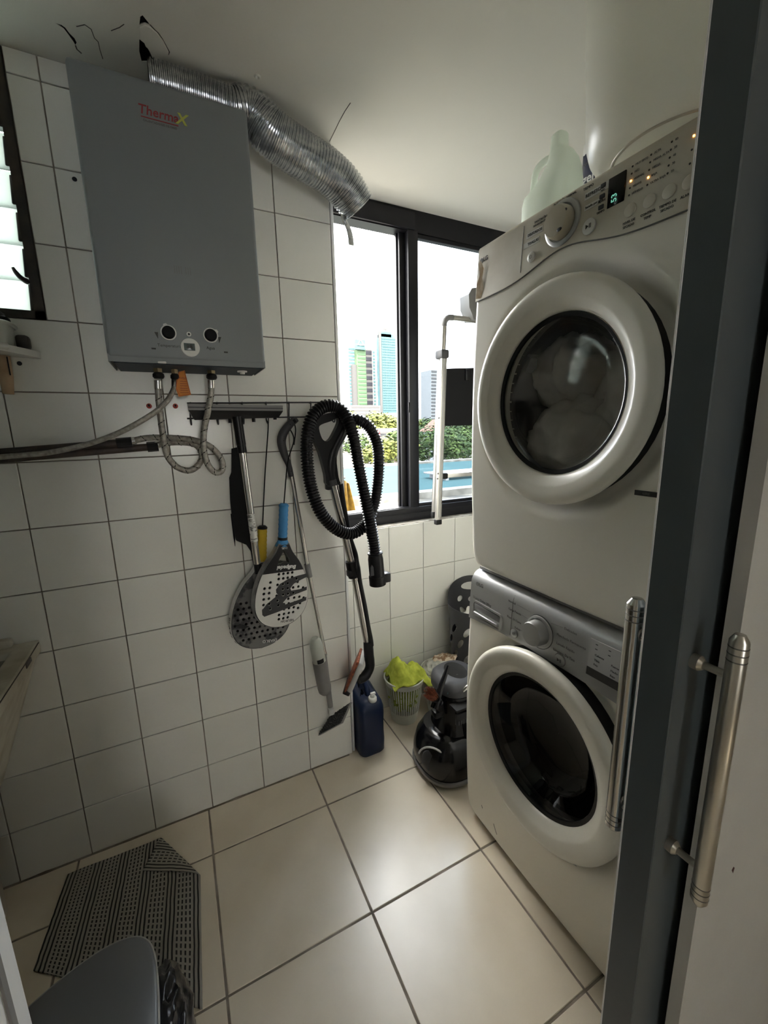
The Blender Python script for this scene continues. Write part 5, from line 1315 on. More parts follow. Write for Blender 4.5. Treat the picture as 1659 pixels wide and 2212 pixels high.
obj('display_bar', MB().add([wpt(y, z, o_) for o_ in (0.0068, 0.006) for y, z in ((-0.973, 0.898), (-1.100, 0.898), (-1.100, 0.877), (-0.973, 0.877))], [(0, 1, 2, 3), (7, 6, 5, 4)] + [(i, (i + 1) % 4, 4 + (i + 1) % 4, 4 + i) for i in range(4)]), 'ink', ds, 0)
for s_, y, z in (('Caliente', -0.990, 0.936), ('Tibia', -0.990, 0.923), ('Fría', -0.990, 0.911), ('Fuerte', -1.034, 0.930), ('Medio', -1.034, 0.917), ('Bajo', -1.034, 0.905), ('Rápido', -1.072, 0.940)):
    text('lettering', s_, 0.0075, wpt(y, z, 0.0068), UY, UZ, 'ink', ds, align='LEFT')
for y in (-0.992, -1.026, -1.062):
    for z in (0.963, 0.951): obj('indicator', MB().box(wpt(y, z, 0.0064), (0.0006, 0.006, 0.002)), 'ink', ds, 0)
tz_ = wpt(-1.005, 0.0, 0)
obj('door_finger_mark', MB().prism([(0, 0), (0.014, 0.004), (0.006, 0.022)], V(0.2265, -1.008, 0.352), UY, UZ, 0.0006), 'grey_light', wd, 0)
for (ya, za, yb, zb) in ((-0.652, 0.098, -0.668, 0.066), (-0.585, 0.115, -0.590, 0.105)):
    pa, pb = V(wfx(ya, za) - 0.0006, ya, za), V(wfx(yb, zb) - 0.0006, yb, zb)
    obj('scratch', MB().tube([pa, pb], 0.0009, 4), 'ink_grey', wt)

# --- stacking plate and dryer
kit = MB().rbox((0.66, MYC, 1.0135), (0.70, 0.66, 0.012), 0.003)
st = obj('stacking_kit', kit, 'grey_mid', None, 30)
tag(st, 'thin grey stacking plate between washer and dryer', 'stacking kit')
db = lambda y: 1.872 + 0.036 * math.exp(-((y + 0.822) / 0.115) ** 2)
dt, dfx, dp, dd = washer_like('tumble_dryer', 'white tumble dryer with champagne panel stacked on the washer', 'dryer', 1.024, 2.024, 0.012, db, 'champagne', (-0.835, 1.565, 0.270, 0.193, 0.228), 'door_glass', 0.205, False)
def dpt(y, z, off=0.0055): return V(dfx(y, z) - off, y, z)
obj('panel_seam', MB().tube([dpt(-0.686, z, 0.0042) for z in (1.895, 1.93, 1.97, 2.008)], 0.0007, 5), 'ink_grey', dp)
obj('panel_gap', MB().tube([dpt(y, db(y) - 0.001, 0.002) for y in [MY0 - 0.004 + (MY1 - MY0 + 0.008) * k / 50 for k in range(51)]], 0.0016, 5), 'ink_grey', dp)
logo(dp, dpt, -0.515, 1.982, 0.013)
obj('glue_residue', MB().prism([(0.0, 0.0), (0.024, -0.004), (0.035, 0.02), (0.028, 0.05), (0.034, 0.075), (0.020, 0.10), (0.010, 0.095), (0.016, 0.06), (0.004, 0.04)], dpt(-0.499, 1.880, 0.0048), UY, UZ, 0.0006), 'sticker', dp, 0)
kr_ = obj('dial_ring', MB().lathe([(0.050, 0), (0.049, 0.004), (0.046, 0.006), (0.040, 0.0065), (0.039, 0.002)], dpt(-0.815, 1.962, 0.0045), (-1, 0, 0), 48), 'silver', dp)
obj('dial_knob', MB().lathe([(0.036, 0), (0.0355, 0.020), (0.032, 0.026), (0.001, 0.028)], dpt(-0.815, 1.962, 0.0045), (-1, 0, 0), 48), 'champagne', dp)
for dy_, dz_ in ((-0.026, 0.012), (-0.016, -0.024)):
    obj('knob_recess', MB().lathe([(0.0075, 0), (0.006, 0.0008), (0.001, 0.0009)], dpt(-0.815 + dy_, 1.962 + dz_, 0.0305), (-1, 0, 0), 16, 1.0, 0.55), 'grey_dark', dp)
for s_, y, z, sz, al, pap in (('ALGODÓN NORMAL', -0.815, 2.0145, 0.0068, 'CENTER', 0), ('PANTALÓN', -0.765, 1.999, 0.0075, 'RIGHT', 0), ('PERMANENTE', -0.762, 1.991, 0.0065, 'RIGHT', 0), ('DELICADOS', -0.752, 1.976, 0.0088, 'RIGHT', 1), ('TOALLAS', -0.744, 1.955, 0.0088, 'RIGHT', 1), ('TIEMPO', -0.866, 2.008, 0.0075, 'LEFT', 0), ('REFRESCAR', -0.874, 1.991, 0.0095, 'LEFT', 1), ('Secado por aire', -0.876, 1.967, 0.0068, 'LEFT', 1)):
    if pap:
        w_ = 0.054 * sz / 0.0095
        cy = y + (w_ / 2 if al == 'RIGHT' else -w_ / 2)
        obj('paper_label', MB().box(dpt(cy, z, 0.0048), (0.0008, w_ * 1.08, sz * 1.5)), 'white_plastic', dp, 0)
    text('lettering', s_, sz, dpt(y, z, 0.0058), UY, UZ, 'ink', dp, align=al)
for k, z in enumerate((1.994, 1.973, 1.952)):
    obj('side_button', MB().rbox(dpt(-0.917, z, 0.0055), (0.004, 0.012, 0.0085), 0.0015), 'grey_dark', dp)
    text('lettering', ('MÁS', 'MENOS', 'TIEMPO')[k], 0.0055, dpt(-0.917, z - 0.0095, 0.0055), UY, UZ, 'ink', dp)
dsd = obj('display', MB().rbox(dpt(-0.950, 1.970, 0.0050), (0.004, 0.038, 0.056), 0.001), 'black_gloss', dp)
text('digits', '53', 0.017, dpt(-0.948, 1.956, 0.0076), (0, 0.0, 1), (0, 1, 0), 'lcd', dsd)
obj('display_bar', MB().box(dpt(-0.948, 1.986, 0.0074), (0.0006, 0.016, 0.004)), 'lcd', dsd, 0)
for nm, y, z, r in (('power_button', -0.724, 1.920, 0.0125), ('start_button', -0.892, 1.924, 0.0165)):
    bt_ = obj(nm, MB().lathe([(r, 0), (r * 0.97, 0.003), (r * 0.75, 0.0042), (0.001, 0.0044)], dpt(y, z, 0.0045), (-1, 0, 0), 28), 'white_plastic', dp)
    c_ = dpt(y, z, 0.0093)
    if nm[0] == 's':
        obj('play_pause_mark', MB().prism([(-0.006, -0.0045), (0.0015, 0), (-0.006, 0.0045)], c_, UY, UZ, 0.0004).prism([(0.0025, -0.0045), (0.004, -0.0045), (0.004, 0.0045), (0.0025, 0.0045)], c_, UY, UZ, 0.0004).prism([(0.0055, -0.0045), (0.007, -0.0045), (0.007, 0.0045), (0.0055, 0.0045)], c_, UY, UZ, 0.0004), 'ink', bt_, 0)
    else:
        obj('power_mark', MB().tube([c_ + V(0, 0.004 * math.sin(a), 0.004 * math.cos(a)) for a in [math.radians(q) for q in range(40, 321, 20)]], 0.0005, 4).tube([c_ + V(0, 0, 0.001), c_ + V(0, 0, 0.005)], 0.0005, 4), 'ink_grey', bt_)
for y, s1, s2 in ((-0.986, 'NIVEL DE', 'SECADO'), (-1.024, 'CONTROL', 'TEMP'), (-1.060, 'TIEMPO DE', 'SECADO'), (-1.094, 'ALARMA', '')):
    obj('option_button', MB().lathe([(0.0125, 0), (0.012, 0.002), (0.010, 0.0028), (0.001, 0.003)], dpt(y, 1.917, 0.0045), (-1, 0, 0), 24), 'champagne', dp)
    text('lettering', s1, 0.0062, dpt(y, 1.896, 0.0052), UY, UZ, 'ink', dp)
    if s2: text('lettering', s2, 0.0062, dpt(y, 1.888, 0.0052), UY, UZ, 'ink', dp)
words = (('MUY SECO', 'MÁS', 'NORMAL', 'MENOS', 'HÚMEDO'), ('ALTA', 'MEDIA ALTA', 'MEDIA', 'BAJA', 'ULTRA BAJA'), ('60', '50', '40', '30', '20'), ('ALTO', 'BAJO', 'NO'))
for c_i, (y, zt_) in enumerate(((-0.979, 1.999), (-1.015, 2.001), (-1.052, 2.003), (-1.090, 1.992))):
    for k, wd_ in enumerate(words[c_i]):
        z = zt_ - k * (0.0130 if c_i < 3 else 0.022)
        lit = (c_i == 0 and k == 2) or (c_i == 1 and k == 3) or (c_i == 3 and k == 0)
        obj('indicator_light', MB().lathe([(0.0019, 0), (0.0014, 0.001), (0.0001, 0.0012)], dpt(y, z, 0.0045), (-1, 0, 0), 10), 'led' if lit else 'ink', dp)
        text('lettering', wd_, 0.0052, dpt(y - 0.006, z, 0.005), UY, UZ, 'ink_grey', dp, align='LEFT')
stk = obj('serial_sticker', MB().rbox(V(dfx(-1.075, 1.348) - 0.0006, -1.078, 1.350), (0.0012, 0.050, 0.011), 0.0004), 'ink', dt)
text('lettering', 'GIRE', 0.0075, V(dfx(-1.075, 1.348) - 0.0016, -1.078, 1.350), UY, UZ, 'ink_grey', stk)
for k, (c, r3, sd) in enumerate((((0.41, -0.80, 1.45), (0.09, 0.15, 0.11), 2.0), ((0.44, -0.95, 1.54), (0.10, 0.11, 0.15), 6.0), ((0.45, -0.74, 1.64), (0.10, 0.11, 0.10), 11.0))):
    o = obj('laundry', crumple(MB(), c, r3[0], r3[1], r3[2], sd, 0.28, 1.8), 'laundry', None, 80)
    tag(o, ('pale towel lying lowest inside the dryer drum', 'pale towel at the near side inside the dryer drum', 'pale towel tumbled high inside the dryer drum')[k], 'laundry', 'laundry in the dryer')

# ================================================================ things on top of the dryer
bj = thing('bleach_jug', 'translucent white plastic jug with handle on top of the dryer', 'jug', (0.44, -0.655, 2.024))
mb = MB()
JX, JY = 0.43, -0.632
def jr(z, w, d, dy=0.0): return ring_e(JX, JY + dy, d, w, z, 36, 3.2)
loft(mb, [jr(2.0255, .074, .055), jr(2.030, .079, .060), jr(2.12, .079, .060), jr(2.138, .076, .058, -.002), jr(2.152, .062, .052, -.018), jr(2.175, .048, .044, -.030), jr(2.202, .036, .034, -.033), jr(2.224, .029, .026, -.026), jr(2.238, .0205, .0205, -.019), jr(2.268, .0195, .0195, -.018), jr(2.273, .016, .016, -.018)])
obj('body', mb, 'jug_clear', bj, 45)
obj('handle', MB().tube(spline([V(JX, JY - 0.005, 2.226), V(JX, JY + 0.030, 2.232), V(JX, JY + 0.060, 2.224), V(JX, JY + 0.069, 2.190), V(JX, JY + 0.068, 2.125)], 6), 0.0095, 14), 'jug_clear', bj)
pch = thing('detergent_pouch', 'dark navy detergent pouch with white print behind the ivory tub', 'pouch', (0.575, -0.725, 2.024))
def pouchf(sg):
    def fn(a, b):
        u = a * 2 - 1
        th = 0.045 * (1 - u * u) ** 0.5 * (1 - b) ** 0.6 + 0.0015
        return V(0.575 + sg * th, -0.725 - 0.115 * u, 2.026 + 0.255 * b)
    return fn
obj('bag', MB().grid(pouchf(-1), 24, 20).grid(pouchf(1), 24, 20), 'pouch', pch, 60)
obj('top_seal', MB().rbox((0.575, -0.725, 2.288), (0.006, 0.23, 0.030), 0.002), 'white_plastic', pch)
text('lettering', 'Detergent', 0.036, V(0.549, -0.694, 2.192), UY, UZ, 'white_ink', pch, bold=0.0006, align='RIGHT')
text('lettering', 'concentrado', 0.013, V(0.556, -0.66, 2.238), UY, UZ, 'ink_grey', pch)

tb = thing('storage_tub', 'large ivory plastic tub overhanging the dryer front near the ceiling', 'tub', (0.37, -1.018, 2.026))
TX, TY = 0.37, -1.018
def tr_(z, r, e=2.0): return ring_e(TX, TY, r, r, z, 72, e)
tm = loft(MB(), [tr_(2.036, 0.09), tr_(2.032, 0.120), tr_(2.0262, 0.126), tr_(2.0262, 0.136), tr_(2.029, 0.147), tr_(2.037, 0.159), tr_(2.052, 0.1695), tr_(2.076, 0.1765), tr_(2.105, 0.1795), tr_(2.14, 0.181), tr_(2.25, 0.188), tr_(2.38, 0.194), tr_(2.44, 0.196), tr_(2.445, 0.19)])
obj('body', tm, 'tub', tb, 50)
obj('base_ring', MB().tube([V(*p) for p in tr_(2.0272, 0.124)], 0.0040, 8, closed=True), 'champagne', tb)

# ================================================================ grey sliding door with bar handles
DY0, DY1, DX0 = -1.3025, -1.250, 0.008
dr = struct('door_1', MB().rbox((DX0 + 0.45, (DY0 + DY1) / 2, 1.135), (0.90, DY1 - DY0, 2.26), 0.0015, 1), 'door_grey', 30)
obj('edge_highlight', MB().rbox((DX0 - 0.0002, DY1 - 0.0014, 1.135), (0.0014, 0.0026, 2.255), 0.0003, 1), 'white_paint', dr)  # thin white strip paints a highlight along the door edge
for yb, sg, hr_ in ((-1.3535, -1, 0.0116), (-1.2135, 1, 0.0150)):
    hx, hz0, hz1 = 0.048, 0.763, 1.215
    hd = obj('bar_handle', MB().lathe([(hr_ * 0.30, 0), (hr_ * 0.55, 0.0006), (hr_, 0.010), (hr_, hz1 - hz0 - 0.010), (hr_ * 0.55, hz1 - hz0 - 0.0006), (hr_ * 0.30, hz1 - hz0)], (hx, yb, hz0), (0, 0, 1), 28), 'brushed' if sg < 0 else 'steel', dr, 30)
    mb = MB()
    for z in (hz0 + 0.018, hz0 + 0.028, hz0 + 0.038, hz1 - 0.018, hz1 - 0.028, hz1 - 0.038):
        mb.lathe([(hr_ * 1.0, -0.001), (hr_ * 1.03, 0), (hr_ * 1.0, 0.001)], (hx, yb, z), (0, 0, 1), 28)
    obj('turned_rings', mb, 'ink_grey', hd)
    for z in (1.150, 0.825):
        fy = DY0 if sg < 0 else DY1
        so = obj('standoff', MB().cyl((hx, fy, z), (hx, yb, z), 0.0056, n=14).lathe([(0.0115, 0), (0.0115, 0.010), (0.0075, 0.015)], (hx, fy, z), (0, sg, 0), 18), 'brushed' if sg < 0 else 'steel', hd)

# ================================================================ laundry sink at the left edge
sk = thing('laundry_sink', 'worn cream concrete laundry sink against the tiles at left', 'sink', (-1.35, -0.27, 0))
SX1, SX0, SY0, SZ = -1.052, -1.70, -0.60, 0.858
def srect(x0, x1, y0, y1, z): return [(x0, y0, z), (x1, y0, z), (x1, y1, z), (x0, y1, z)]
L_ = [srect(SX0 + 0.10, SX1 - 0.16, SY0 + 0.12, -0.004, 0.40), srect(SX0, SX1 - 0.012, SY0 + 0.01, -0.004, SZ - 0.045), srect(SX0, SX1, SY0, -0.004, SZ - 0.040), srect(SX0, SX1, SY0, -0.004, SZ), srect(SX0 + 0.06, SX1 - 0.055, SY0 + 0.06, -0.055, SZ), srect(SX0 + 0.07, SX1 - 0.066, SY0 + 0.07, -0.066, SZ - 0.02), srect(SX0 + 0.14, SX1 - 0.15, SY0 + 0.15, -0.12, SZ - 0.30)]
mb = MB().add([p for r in L_ for p in r], [(i * 4 + k, i * 4 + (k + 1) % 4, (i + 1) * 4 + (k + 1) % 4, (i + 1) * 4 + k) for i in range(len(L_) - 1) for k in range(4)] + [(3, 2, 1, 0), (24, 25, 26, 27)])
bm_ = mb.mesh('tub', 30)
o = obj('tub', bm_, 'sink', sk)
bv = o.modifiers.new('round', 'BEVEL'); bv.width = 0.010; bv.segments = 3
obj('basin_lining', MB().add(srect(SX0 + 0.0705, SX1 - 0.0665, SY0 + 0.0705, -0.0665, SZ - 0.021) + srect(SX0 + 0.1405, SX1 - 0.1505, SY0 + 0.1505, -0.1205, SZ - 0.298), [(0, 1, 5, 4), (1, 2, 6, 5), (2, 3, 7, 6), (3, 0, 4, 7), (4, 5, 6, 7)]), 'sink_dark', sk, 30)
obj('back_ledge', MB().rbox((SX0 / 2 + SX1 / 2 - 0.03, -0.022, SZ + 0.014), (SX1 - SX0 - 0.06, 0.03, 0.030), 0.010), 'sink', sk)
obj('rim_chip', MB().rbox((SX1 - 0.001, -0.13, SZ - 0.016), (0.006, 0.05, 0.014), 0.002), 'crack', sk)
obj('rim_crack', MB().tube([(SX1 + 0.0005, -0.02, SZ - 0.004), (SX1 + 0.0008, -0.15, SZ - 0.006), (SX1 + 0.0006, -0.36, SZ - 0.004)], 0.0016, 5), 'crack', sk)
obj('pedestal', MB().rbox((-1.38, -0.24, 0.20), (0.30, 0.30, 0.40), 0.02), 'sink', sk)

# ================================================================ small shelf under the louvre window
sf = thing('wall_shelf', 'small white plastic shelf under the louvre window', 'shelf', (-1.15, -0.05, 1.73))
so_ = [(-1.45, 0.0), (-1.45, -0.13), (-1.0, -0.13), (-0.972, -0.10), (-0.945, -0.05), (-0.925, -0.010), (-0.922, 0.0)]
obj('board', MB().prism(so_, (0, -0.001, 1.720), (1, 0, 0), (0, 1, 0), 0.018), 'white_plastic', sf, 30)
obj('front_lip', MB().tube([(-1.45, -0.130, 1.733), (-1.0, -0.130, 1.733), (-0.972, -0.101, 1.733)], 0.009, 10), 'white_plastic', sf)
bx_ = thing('plastic_tub', 'cloudy plastic tub with rolled rim on the small white shelf', 'tub', (-1.03, -0.075, 1.738))
obj('body', loft(MB(), [ring_e(-1.008, -0.074, 0.040, 0.040, 1.7385, 28, 4), ring_e(-1.008, -0.074, 0.047, 0.047, 1.790, 28, 4)]), 'clear_box', bx_, 40)
obj('rim', MB().tube([V(*p) for p in ring_e(-1.008, -0.074, 0.050, 0.050, 1.792, 28, 4)], 0.005, 8, closed=True), 'clear_box', bx_)
sb = thing('scrub_brush', 'dark scrubbing brush lying across the tub below the louvre', 'brush', (-1.04, -0.06, 1.803))
obj('back', MB().rbox((-1.025, -0.068, 1.806), (0.12, 0.038, 0.016), 0.006), 'black_matt', sb)
obj('bristle_block', MB().rbox((-1.025, -0.068, 1.819), (0.10, 0.034, 0.012), 0.004), 'grey_dark', sb)
sp2 = thing('sponge', 'dark brown sponge wedged behind the tub on the shelf', 'sponge', (-0.965, -0.03, 1.738))
obj('block', MB().rbox((-0.953, -0.022, 1.758), (0.03, 0.034, 0.038), 0.008), 'frame_brown', sp2)
wh = thing('wooden_handle', 'tan wooden tool handle hanging under the small shelf', 'handle', (-0.985, -0.03, 1.62))
obj('stick', MB().tube([(-1.000, -0.03, 1.719), (-1.004, -0.03, 1.66), (-1.006, -0.03, 1.615)], [0.014, 0.016, 0.013], 14), 'wood', wh)
obj('slot', MB().rbox((-0.9905, -0.043, 1.69), (0.003, 0.003, 0.05), 0.001), 'black', wh)

# ================================================================ striped cotton mat with a turned corner
mt = thing('floor_mat', 'black and cream striped woven mat with one corner folded over', 'mat', (-0.88, -0.32, 0))
mA, mB_, mC, mD = Vector((-1.088, -0.052, 0)), Vector((-0.668, -0.055, 0)), Vector((-0.692, -0.640, 0)), Vector((-1.118, -0.330, 0))
def mat_pt(u, v):
    p = mA.lerp(mB_, u).lerp(mD.lerp(mC, u), v)
    return p
NU, NV = 84, 84
f0 = mat_pt(0.690, 0.0); f1 = mat_pt(1.0, 0.36)            # fold line ends
fd = (f1 - f0).normalized(); fnrm = V(fd.y, -fd.x, 0)
if (mB_ - f0).dot(fnrm) < 0: fnrm = -fnrm
vs2, uv2, fc2 = [], [], []
for j in range(NV):
    for i in range(NU):
        u, v = i / (NU - 1), j / (NV - 1)
        p = mat_pt(u, v)
        z = 0.0035 + 0.0012 * math.sin(u * 9 + v * 3) + 0.002 * noise.noise(Vector((u * 5, v * 5, 0)))
        z = max(z, 0.002)
        s = (p - f0).dot(fnrm)
        if s > 0:
            p = p - fnrm * 2 * s * 0.96
            z = 0.008 + 0.010 * min(1, s / 0.03) * math.exp(-s / 0.10)
        vs2.append((p.x, p.y, z)); uv2.append((u, v))
for j in range(NV - 1):
    for i in range(NU - 1):
        a = j * NU + i
        fc2.append((a, a + NU, a + NU + 1, a + 1))
me = bpy.data.meshes.new('woven_cloth')
me.from_pydata(vs2, [], fc2)
uvl = me.uv_layers.new(name='UVMap')
for lp_ in me.loops: uvl.data[lp_.index].uv = uv2[lp_.vertex_index]
me.polygons.foreach_set('use_smooth', [True] * len(me.polygons))
m, n, l, b = new_mat('striped_weave')
b.inputs['Roughness'].default_value = 0.95
uvn = n.new('ShaderNodeUVMap'); uvn.uv_map = 'UVMap'
sx_ = n.new('ShaderNodeSeparateXYZ'); l.new(uvn.outputs['UV'], sx_.inputs['Vector'])
def mth(op, a, b_=None, c=None):
    q = n.new('ShaderNodeMath'); q.operation = op
    for k, x in enumerate((a, b_, c)):
        if x is None: continue
        if isinstance(x, (int, float)): q.inputs[k].default_value = x
        else: l.new(x, q.inputs[k])
    return q.outputs[0]
NS = 37.0
wv = n.new('ShaderNodeTexNoise'); wv.inputs['Scale'].default_value = 9; l.new(uvn.outputs['UV'], wv.inputs['Vector'])
su = mth('MULTIPLY', mth('MULTIPLY_ADD', wv.outputs['Fac'], 0.012, sx_.outputs['X']), NS)
fr_ = mth('FRACT', su)
line = mth('LESS_THAN', mth('ABSOLUTE', mth('SUBTRACT', fr_, 0.5)), 0.20)
idx = mth('FLOOR', su)
grp = mth('MODULO', idx, 7.0)
solid = mth('LESS_THAN', grp, 2.5)
dash = mth('LESS_THAN', mth('FRACT', mth('MULTIPLY', sx_.outputs['Y'], 30.0)), 0.66)
msk = mth('MULTIPLY', line, mth('MAXIMUM', solid, dash))
nz = n.new('ShaderNodeTexNoise'); nz.inputs['Scale'].default_value = 260
l.new(uvn.outputs['UV'], nz.inputs['Vector'])
mixn = n.new('ShaderNodeMix'); mixn.data_type = 'RGBA'
mixn.inputs['A'].default_value = (0.40, 0.375, 0.33, 1)
mixn.inputs['B'].default_value = (0.022, 0.021, 0.02, 1)
l.new(msk, mixn.inputs['Factor'])
mul = n.new('ShaderNodeMix'); mul.data_type = 'RGBA'; mul.blend_type = 'MULTIPLY'
mul.inputs['Factor'].default_value = 0.35
l.new(mixn.outputs['Result'], mul.inputs['A']); l.new(nz.outputs['Color'], mul.inputs['B'])
l.new(mul.outputs['Result'], b.inputs['Base Color'])
bu = n.new('ShaderNodeBump'); bu.inputs['Strength'].default_value = 0.5; bu.inputs['Distance'].default_value = 0.003
l.new(msk, bu.inputs['Height']); l.new(bu.outputs['Normal'], b.inputs['Normal'])
mo = obj('woven_cloth', me, m, mt)
md = mo.modifiers.new('thickness', 'SOLIDIFY'); md.thickness = 0.003; md.offset = 1

# ================================================================ pedal bin with black bag
pb = thing('pedal_bin', 'graphite pedal bin with rounded lid at the doorway', 'bin', (-0.88, -0.85, 0))
lid_o = [(-1.055, -0.80), (-1.02, -0.765), (-0.965, -0.728), (-0.90, -0.700), (-0.845, -0.688), (-0.800, -0.693), (-0.772, -0.712), (-0.756, -0.745), (-0.747, -0.80), (-0.743, -0.88), (-0.748, -0.96), (-0.77, -1.04), (-0.83, -1.08), (-1.02, -1.08), (-1.07, -1.04), (-1.075, -0.86)]
P_ = spline([Vector((x, y, 0)) for x, y in lid_o], 4, True)
cx_ = sum(p.x for p in P_) / len(P_); cy_ = sum(p.y for p in P_) / len(P_)
def sc_(s, z): return [(cx_ + (p.x - cx_) * s, cy_ + (p.y - cy_) * s, z) for p in P_]
obj('body', loft(MB(), [sc_(0.86, 0.003), sc_(0.90, 0.02), sc_(0.95, 0.34), sc_(0.955, 0.376)]), 'bin_lid', pb, 40)
ld_ = obj('lid', loft(MB(), [sc_(0.985, 0.378), sc_(1.0, 0.382), sc_(1.0, 0.394), sc_(0.985, 0.400), sc_(0.95, 0.403), sc_(0.6, 0.407), sc_(0.1, 0.408)]), 'bin_lid', pb, 50)
obj('lid_trim', MB().tube([V(x, y, z) for x, y, z in sc_(0.992, 0.398)], 0.0022, 8, closed=True), 'grey_light', ld_)
obj('pedal', MB().rbox((-0.70, -0.90, 0.03), (0.09, 0.08, 0.015), 0.005), 'black', pb)
bg = thing('bin_bag', 'shiny black bin bag bulging out below the bin lid', 'bag', (-0.74, -0.80, 0))
def bagf(a, b):
    t = 2 * PI * a; ph = PI * b
    d = Vector((math.sin(ph) * math.cos(t), math.sin(ph) * math.sin(t), math.cos(ph)))
    k = 1 + 0.42 * (0.3 - ridged(d * 1.9 + Vector((4, 1, 2)))) + 0.10 * noise.noise(d * 5)
    p = V(-0.742, -0.835, 0.265) + Vector((d.x * 0.050, d.y * 0.115, d.z * 0.115)) * k
    return V(max(p.x, -0.79), p.y, min(p.z, 0.377))
obj('film', MB().grid(bagf, 60, 40, True), 'bag', bg, 60)

# ================================================================ outside: terrace pool, trees, towers
PW, PZ = 0.30, 0.30
struct('ground', MB().bx(-12, 40, 0.45, 5.4, -0.4, 0.05), 'terrace')
struct('ground_city', MB().bx(-500, 900, 60, 1500, -22, -20).bx(-60, 140, 14.4, 60, -6.2, -6), 'city')
pn0, pn1 = 5.136, 10.685
pool = tag(obj('swimming_pool', MB().bx(-12, 40, pn0, pn1, -0.5, 0.30), 'pool', None, 0), 'turquoise swimming pool on the terrace beyond the window', 'pool')
struct('pool_edge', MB().bx(-12, 40, pn0 - 0.28, pn0, -0.5, 0.34).bx(-12, 40, pn1, pn1 + 0.35, -6, 0.36), 'coping')
struct('pool_kerb', MB().bx(-12, 40, pn0 - 1.3, pn0 - 0.28, -0.5, 0.22), 'concrete')

# bench of pale slats at the pool
bn = thing('pool_bench', 'pale slatted bench at the far pool edge outside the right pane', 'bench', (5.7214, 6.7039, 0.3000))
b0v = Vector((5.2558, 6.7330, 0.4200))
for k in range(3):
    obj('slat', MB().rbox(b0v + V(1.6, -0.35 + 0.26 * k, 0.02), (4.2, 0.2, 0.04), 0.01), 'b_white', bn)
obj('leg', MB().bx(b0v.x - 0.3, b0v.x - 0.22, b0v.y - 0.4, b0v.y + 0.3, 0.30, b0v.z), 'b_white', bn)
obj('leg', MB().bx(b0v.x + 3.5, b0v.x + 3.58, b0v.y - 0.4, b0v.y + 0.3, 0.30, b0v.z), 'b_white', bn)

# towel on a bracket outside the open sash
tw_ = thing('towel', 'mustard yellow towel hanging outside the open window sash', 'towel', (0.2667, 0.6200, 1.0424))
ta, tb_ = Vector((0.2457, 0.6200, 1.2224)), Vector((0.3033, 0.6200, 1.0108))
def towf(a, b):
    x = ta.x - 0.16 + (0.16 + 0.02 + (tb_.x - ta.x) * (0.25 + 0.75 * min(1, b * 1.1)) ) * a
    z = ta.z + 0.015 * math.sin(a * 3) - 0.30 * b - 0.07 * max(0, a - 0.55) * (1 - b)
    return V(x, 0.62 + 0.014 * math.sin(a * 22 + b * 2), z)
to = obj('cloth', MB().grid(towf, 40, 30), 'towel', tw_, 80)
md = to.modifiers.new('thickness', 'SOLIDIFY'); md.thickness = 0.008
obj('bracket', MB().cyl((ta.x - 0.30, 0.62, ta.z + 0.004), (ta.x + 0.01, 0.62, ta.z + 0.004), 0.006, n=10).cyl((ta.x - 0.30, 0.39, ta.z), (ta.x - 0.30, 0.62, ta.z + 0.004), 0.006, n=10), 'grey_mid', tw_)

def tree(name, label, base, h, rad_, m, nleaf, seed, trunk=0.14, group='trees beyond the pool', flat=0.75, lean=(0, 0), sz=0.20):
    rnd = random.Random(seed)
    base = Vector(base)
    t = thing(name, label, 'tree', tuple(base), group)
    top = base + V(lean[0], lean[1], h)
    mb = MB()
    mb.tube([base, base.lerp(top, 0.45) + V(0.1, 0, 0), base.lerp(top, 0.9)], [trunk, trunk * 0.75, trunk * 0.3], 8)
    cl = []
    for k in range(9):
        a = rnd.uniform(0, 2 * PI); r = rad_ * rnd.uniform(0.35, 0.9)
        c = top + V(math.cos(a) * r, math.sin(a) * r * 0.6, rnd.uniform(-0.35, 0.45) * rad_ * flat)
        cl.append((c, rad_ * rnd.uniform(0.35, 0.55)))
        mb.tube([base.lerp(top, rnd.uniform(0.4, 0.7)), base.lerp(c, 0.75) + V(0, 0, 0.1), c], [trunk * 0.4, trunk * 0.3, trunk * 0.12], 6)
    cl.append((top, rad_ * 0.6))
    obj('trunk', mb, 'bark', t)
    v_, f_ = [], []
    for k in range(nleaf):
        c, r = cl[rnd.randrange(len(cl))]
        d = Vector((rnd.gauss(0, 1), rnd.gauss(0, 1), rnd.gauss(0, 1))).normalized() * r * rnd.uniform(0.55, 1.05)
        p = c + Vector((d.x, d.y, d.z * flat))
        n_ = (d.normalized() + Vector((rnd.uniform(-.8, .8), rnd.uniform(-.8, .8), rnd.uniform(0, 1)))).normalized()
        u, w, _ = frame_from(n_)
        s = sz * rnd.uniform(0.6, 1.2)
        o_ = len(v_)
        v_ += [tuple(p - u * s * 0.5), tuple(p + w * s * 0.28), tuple(p + u * s * 0.5), tuple(p - w * s * 0.28)]
        f_.append((o_, o_ + 1, o_ + 2, o_ + 3))
    fo = obj('foliage', MB().add(v_, f_).mesh('foliage', 0), m, t, 0)
    fo['kind'] = 'stuff'
    return t
def gp(px, z): return px
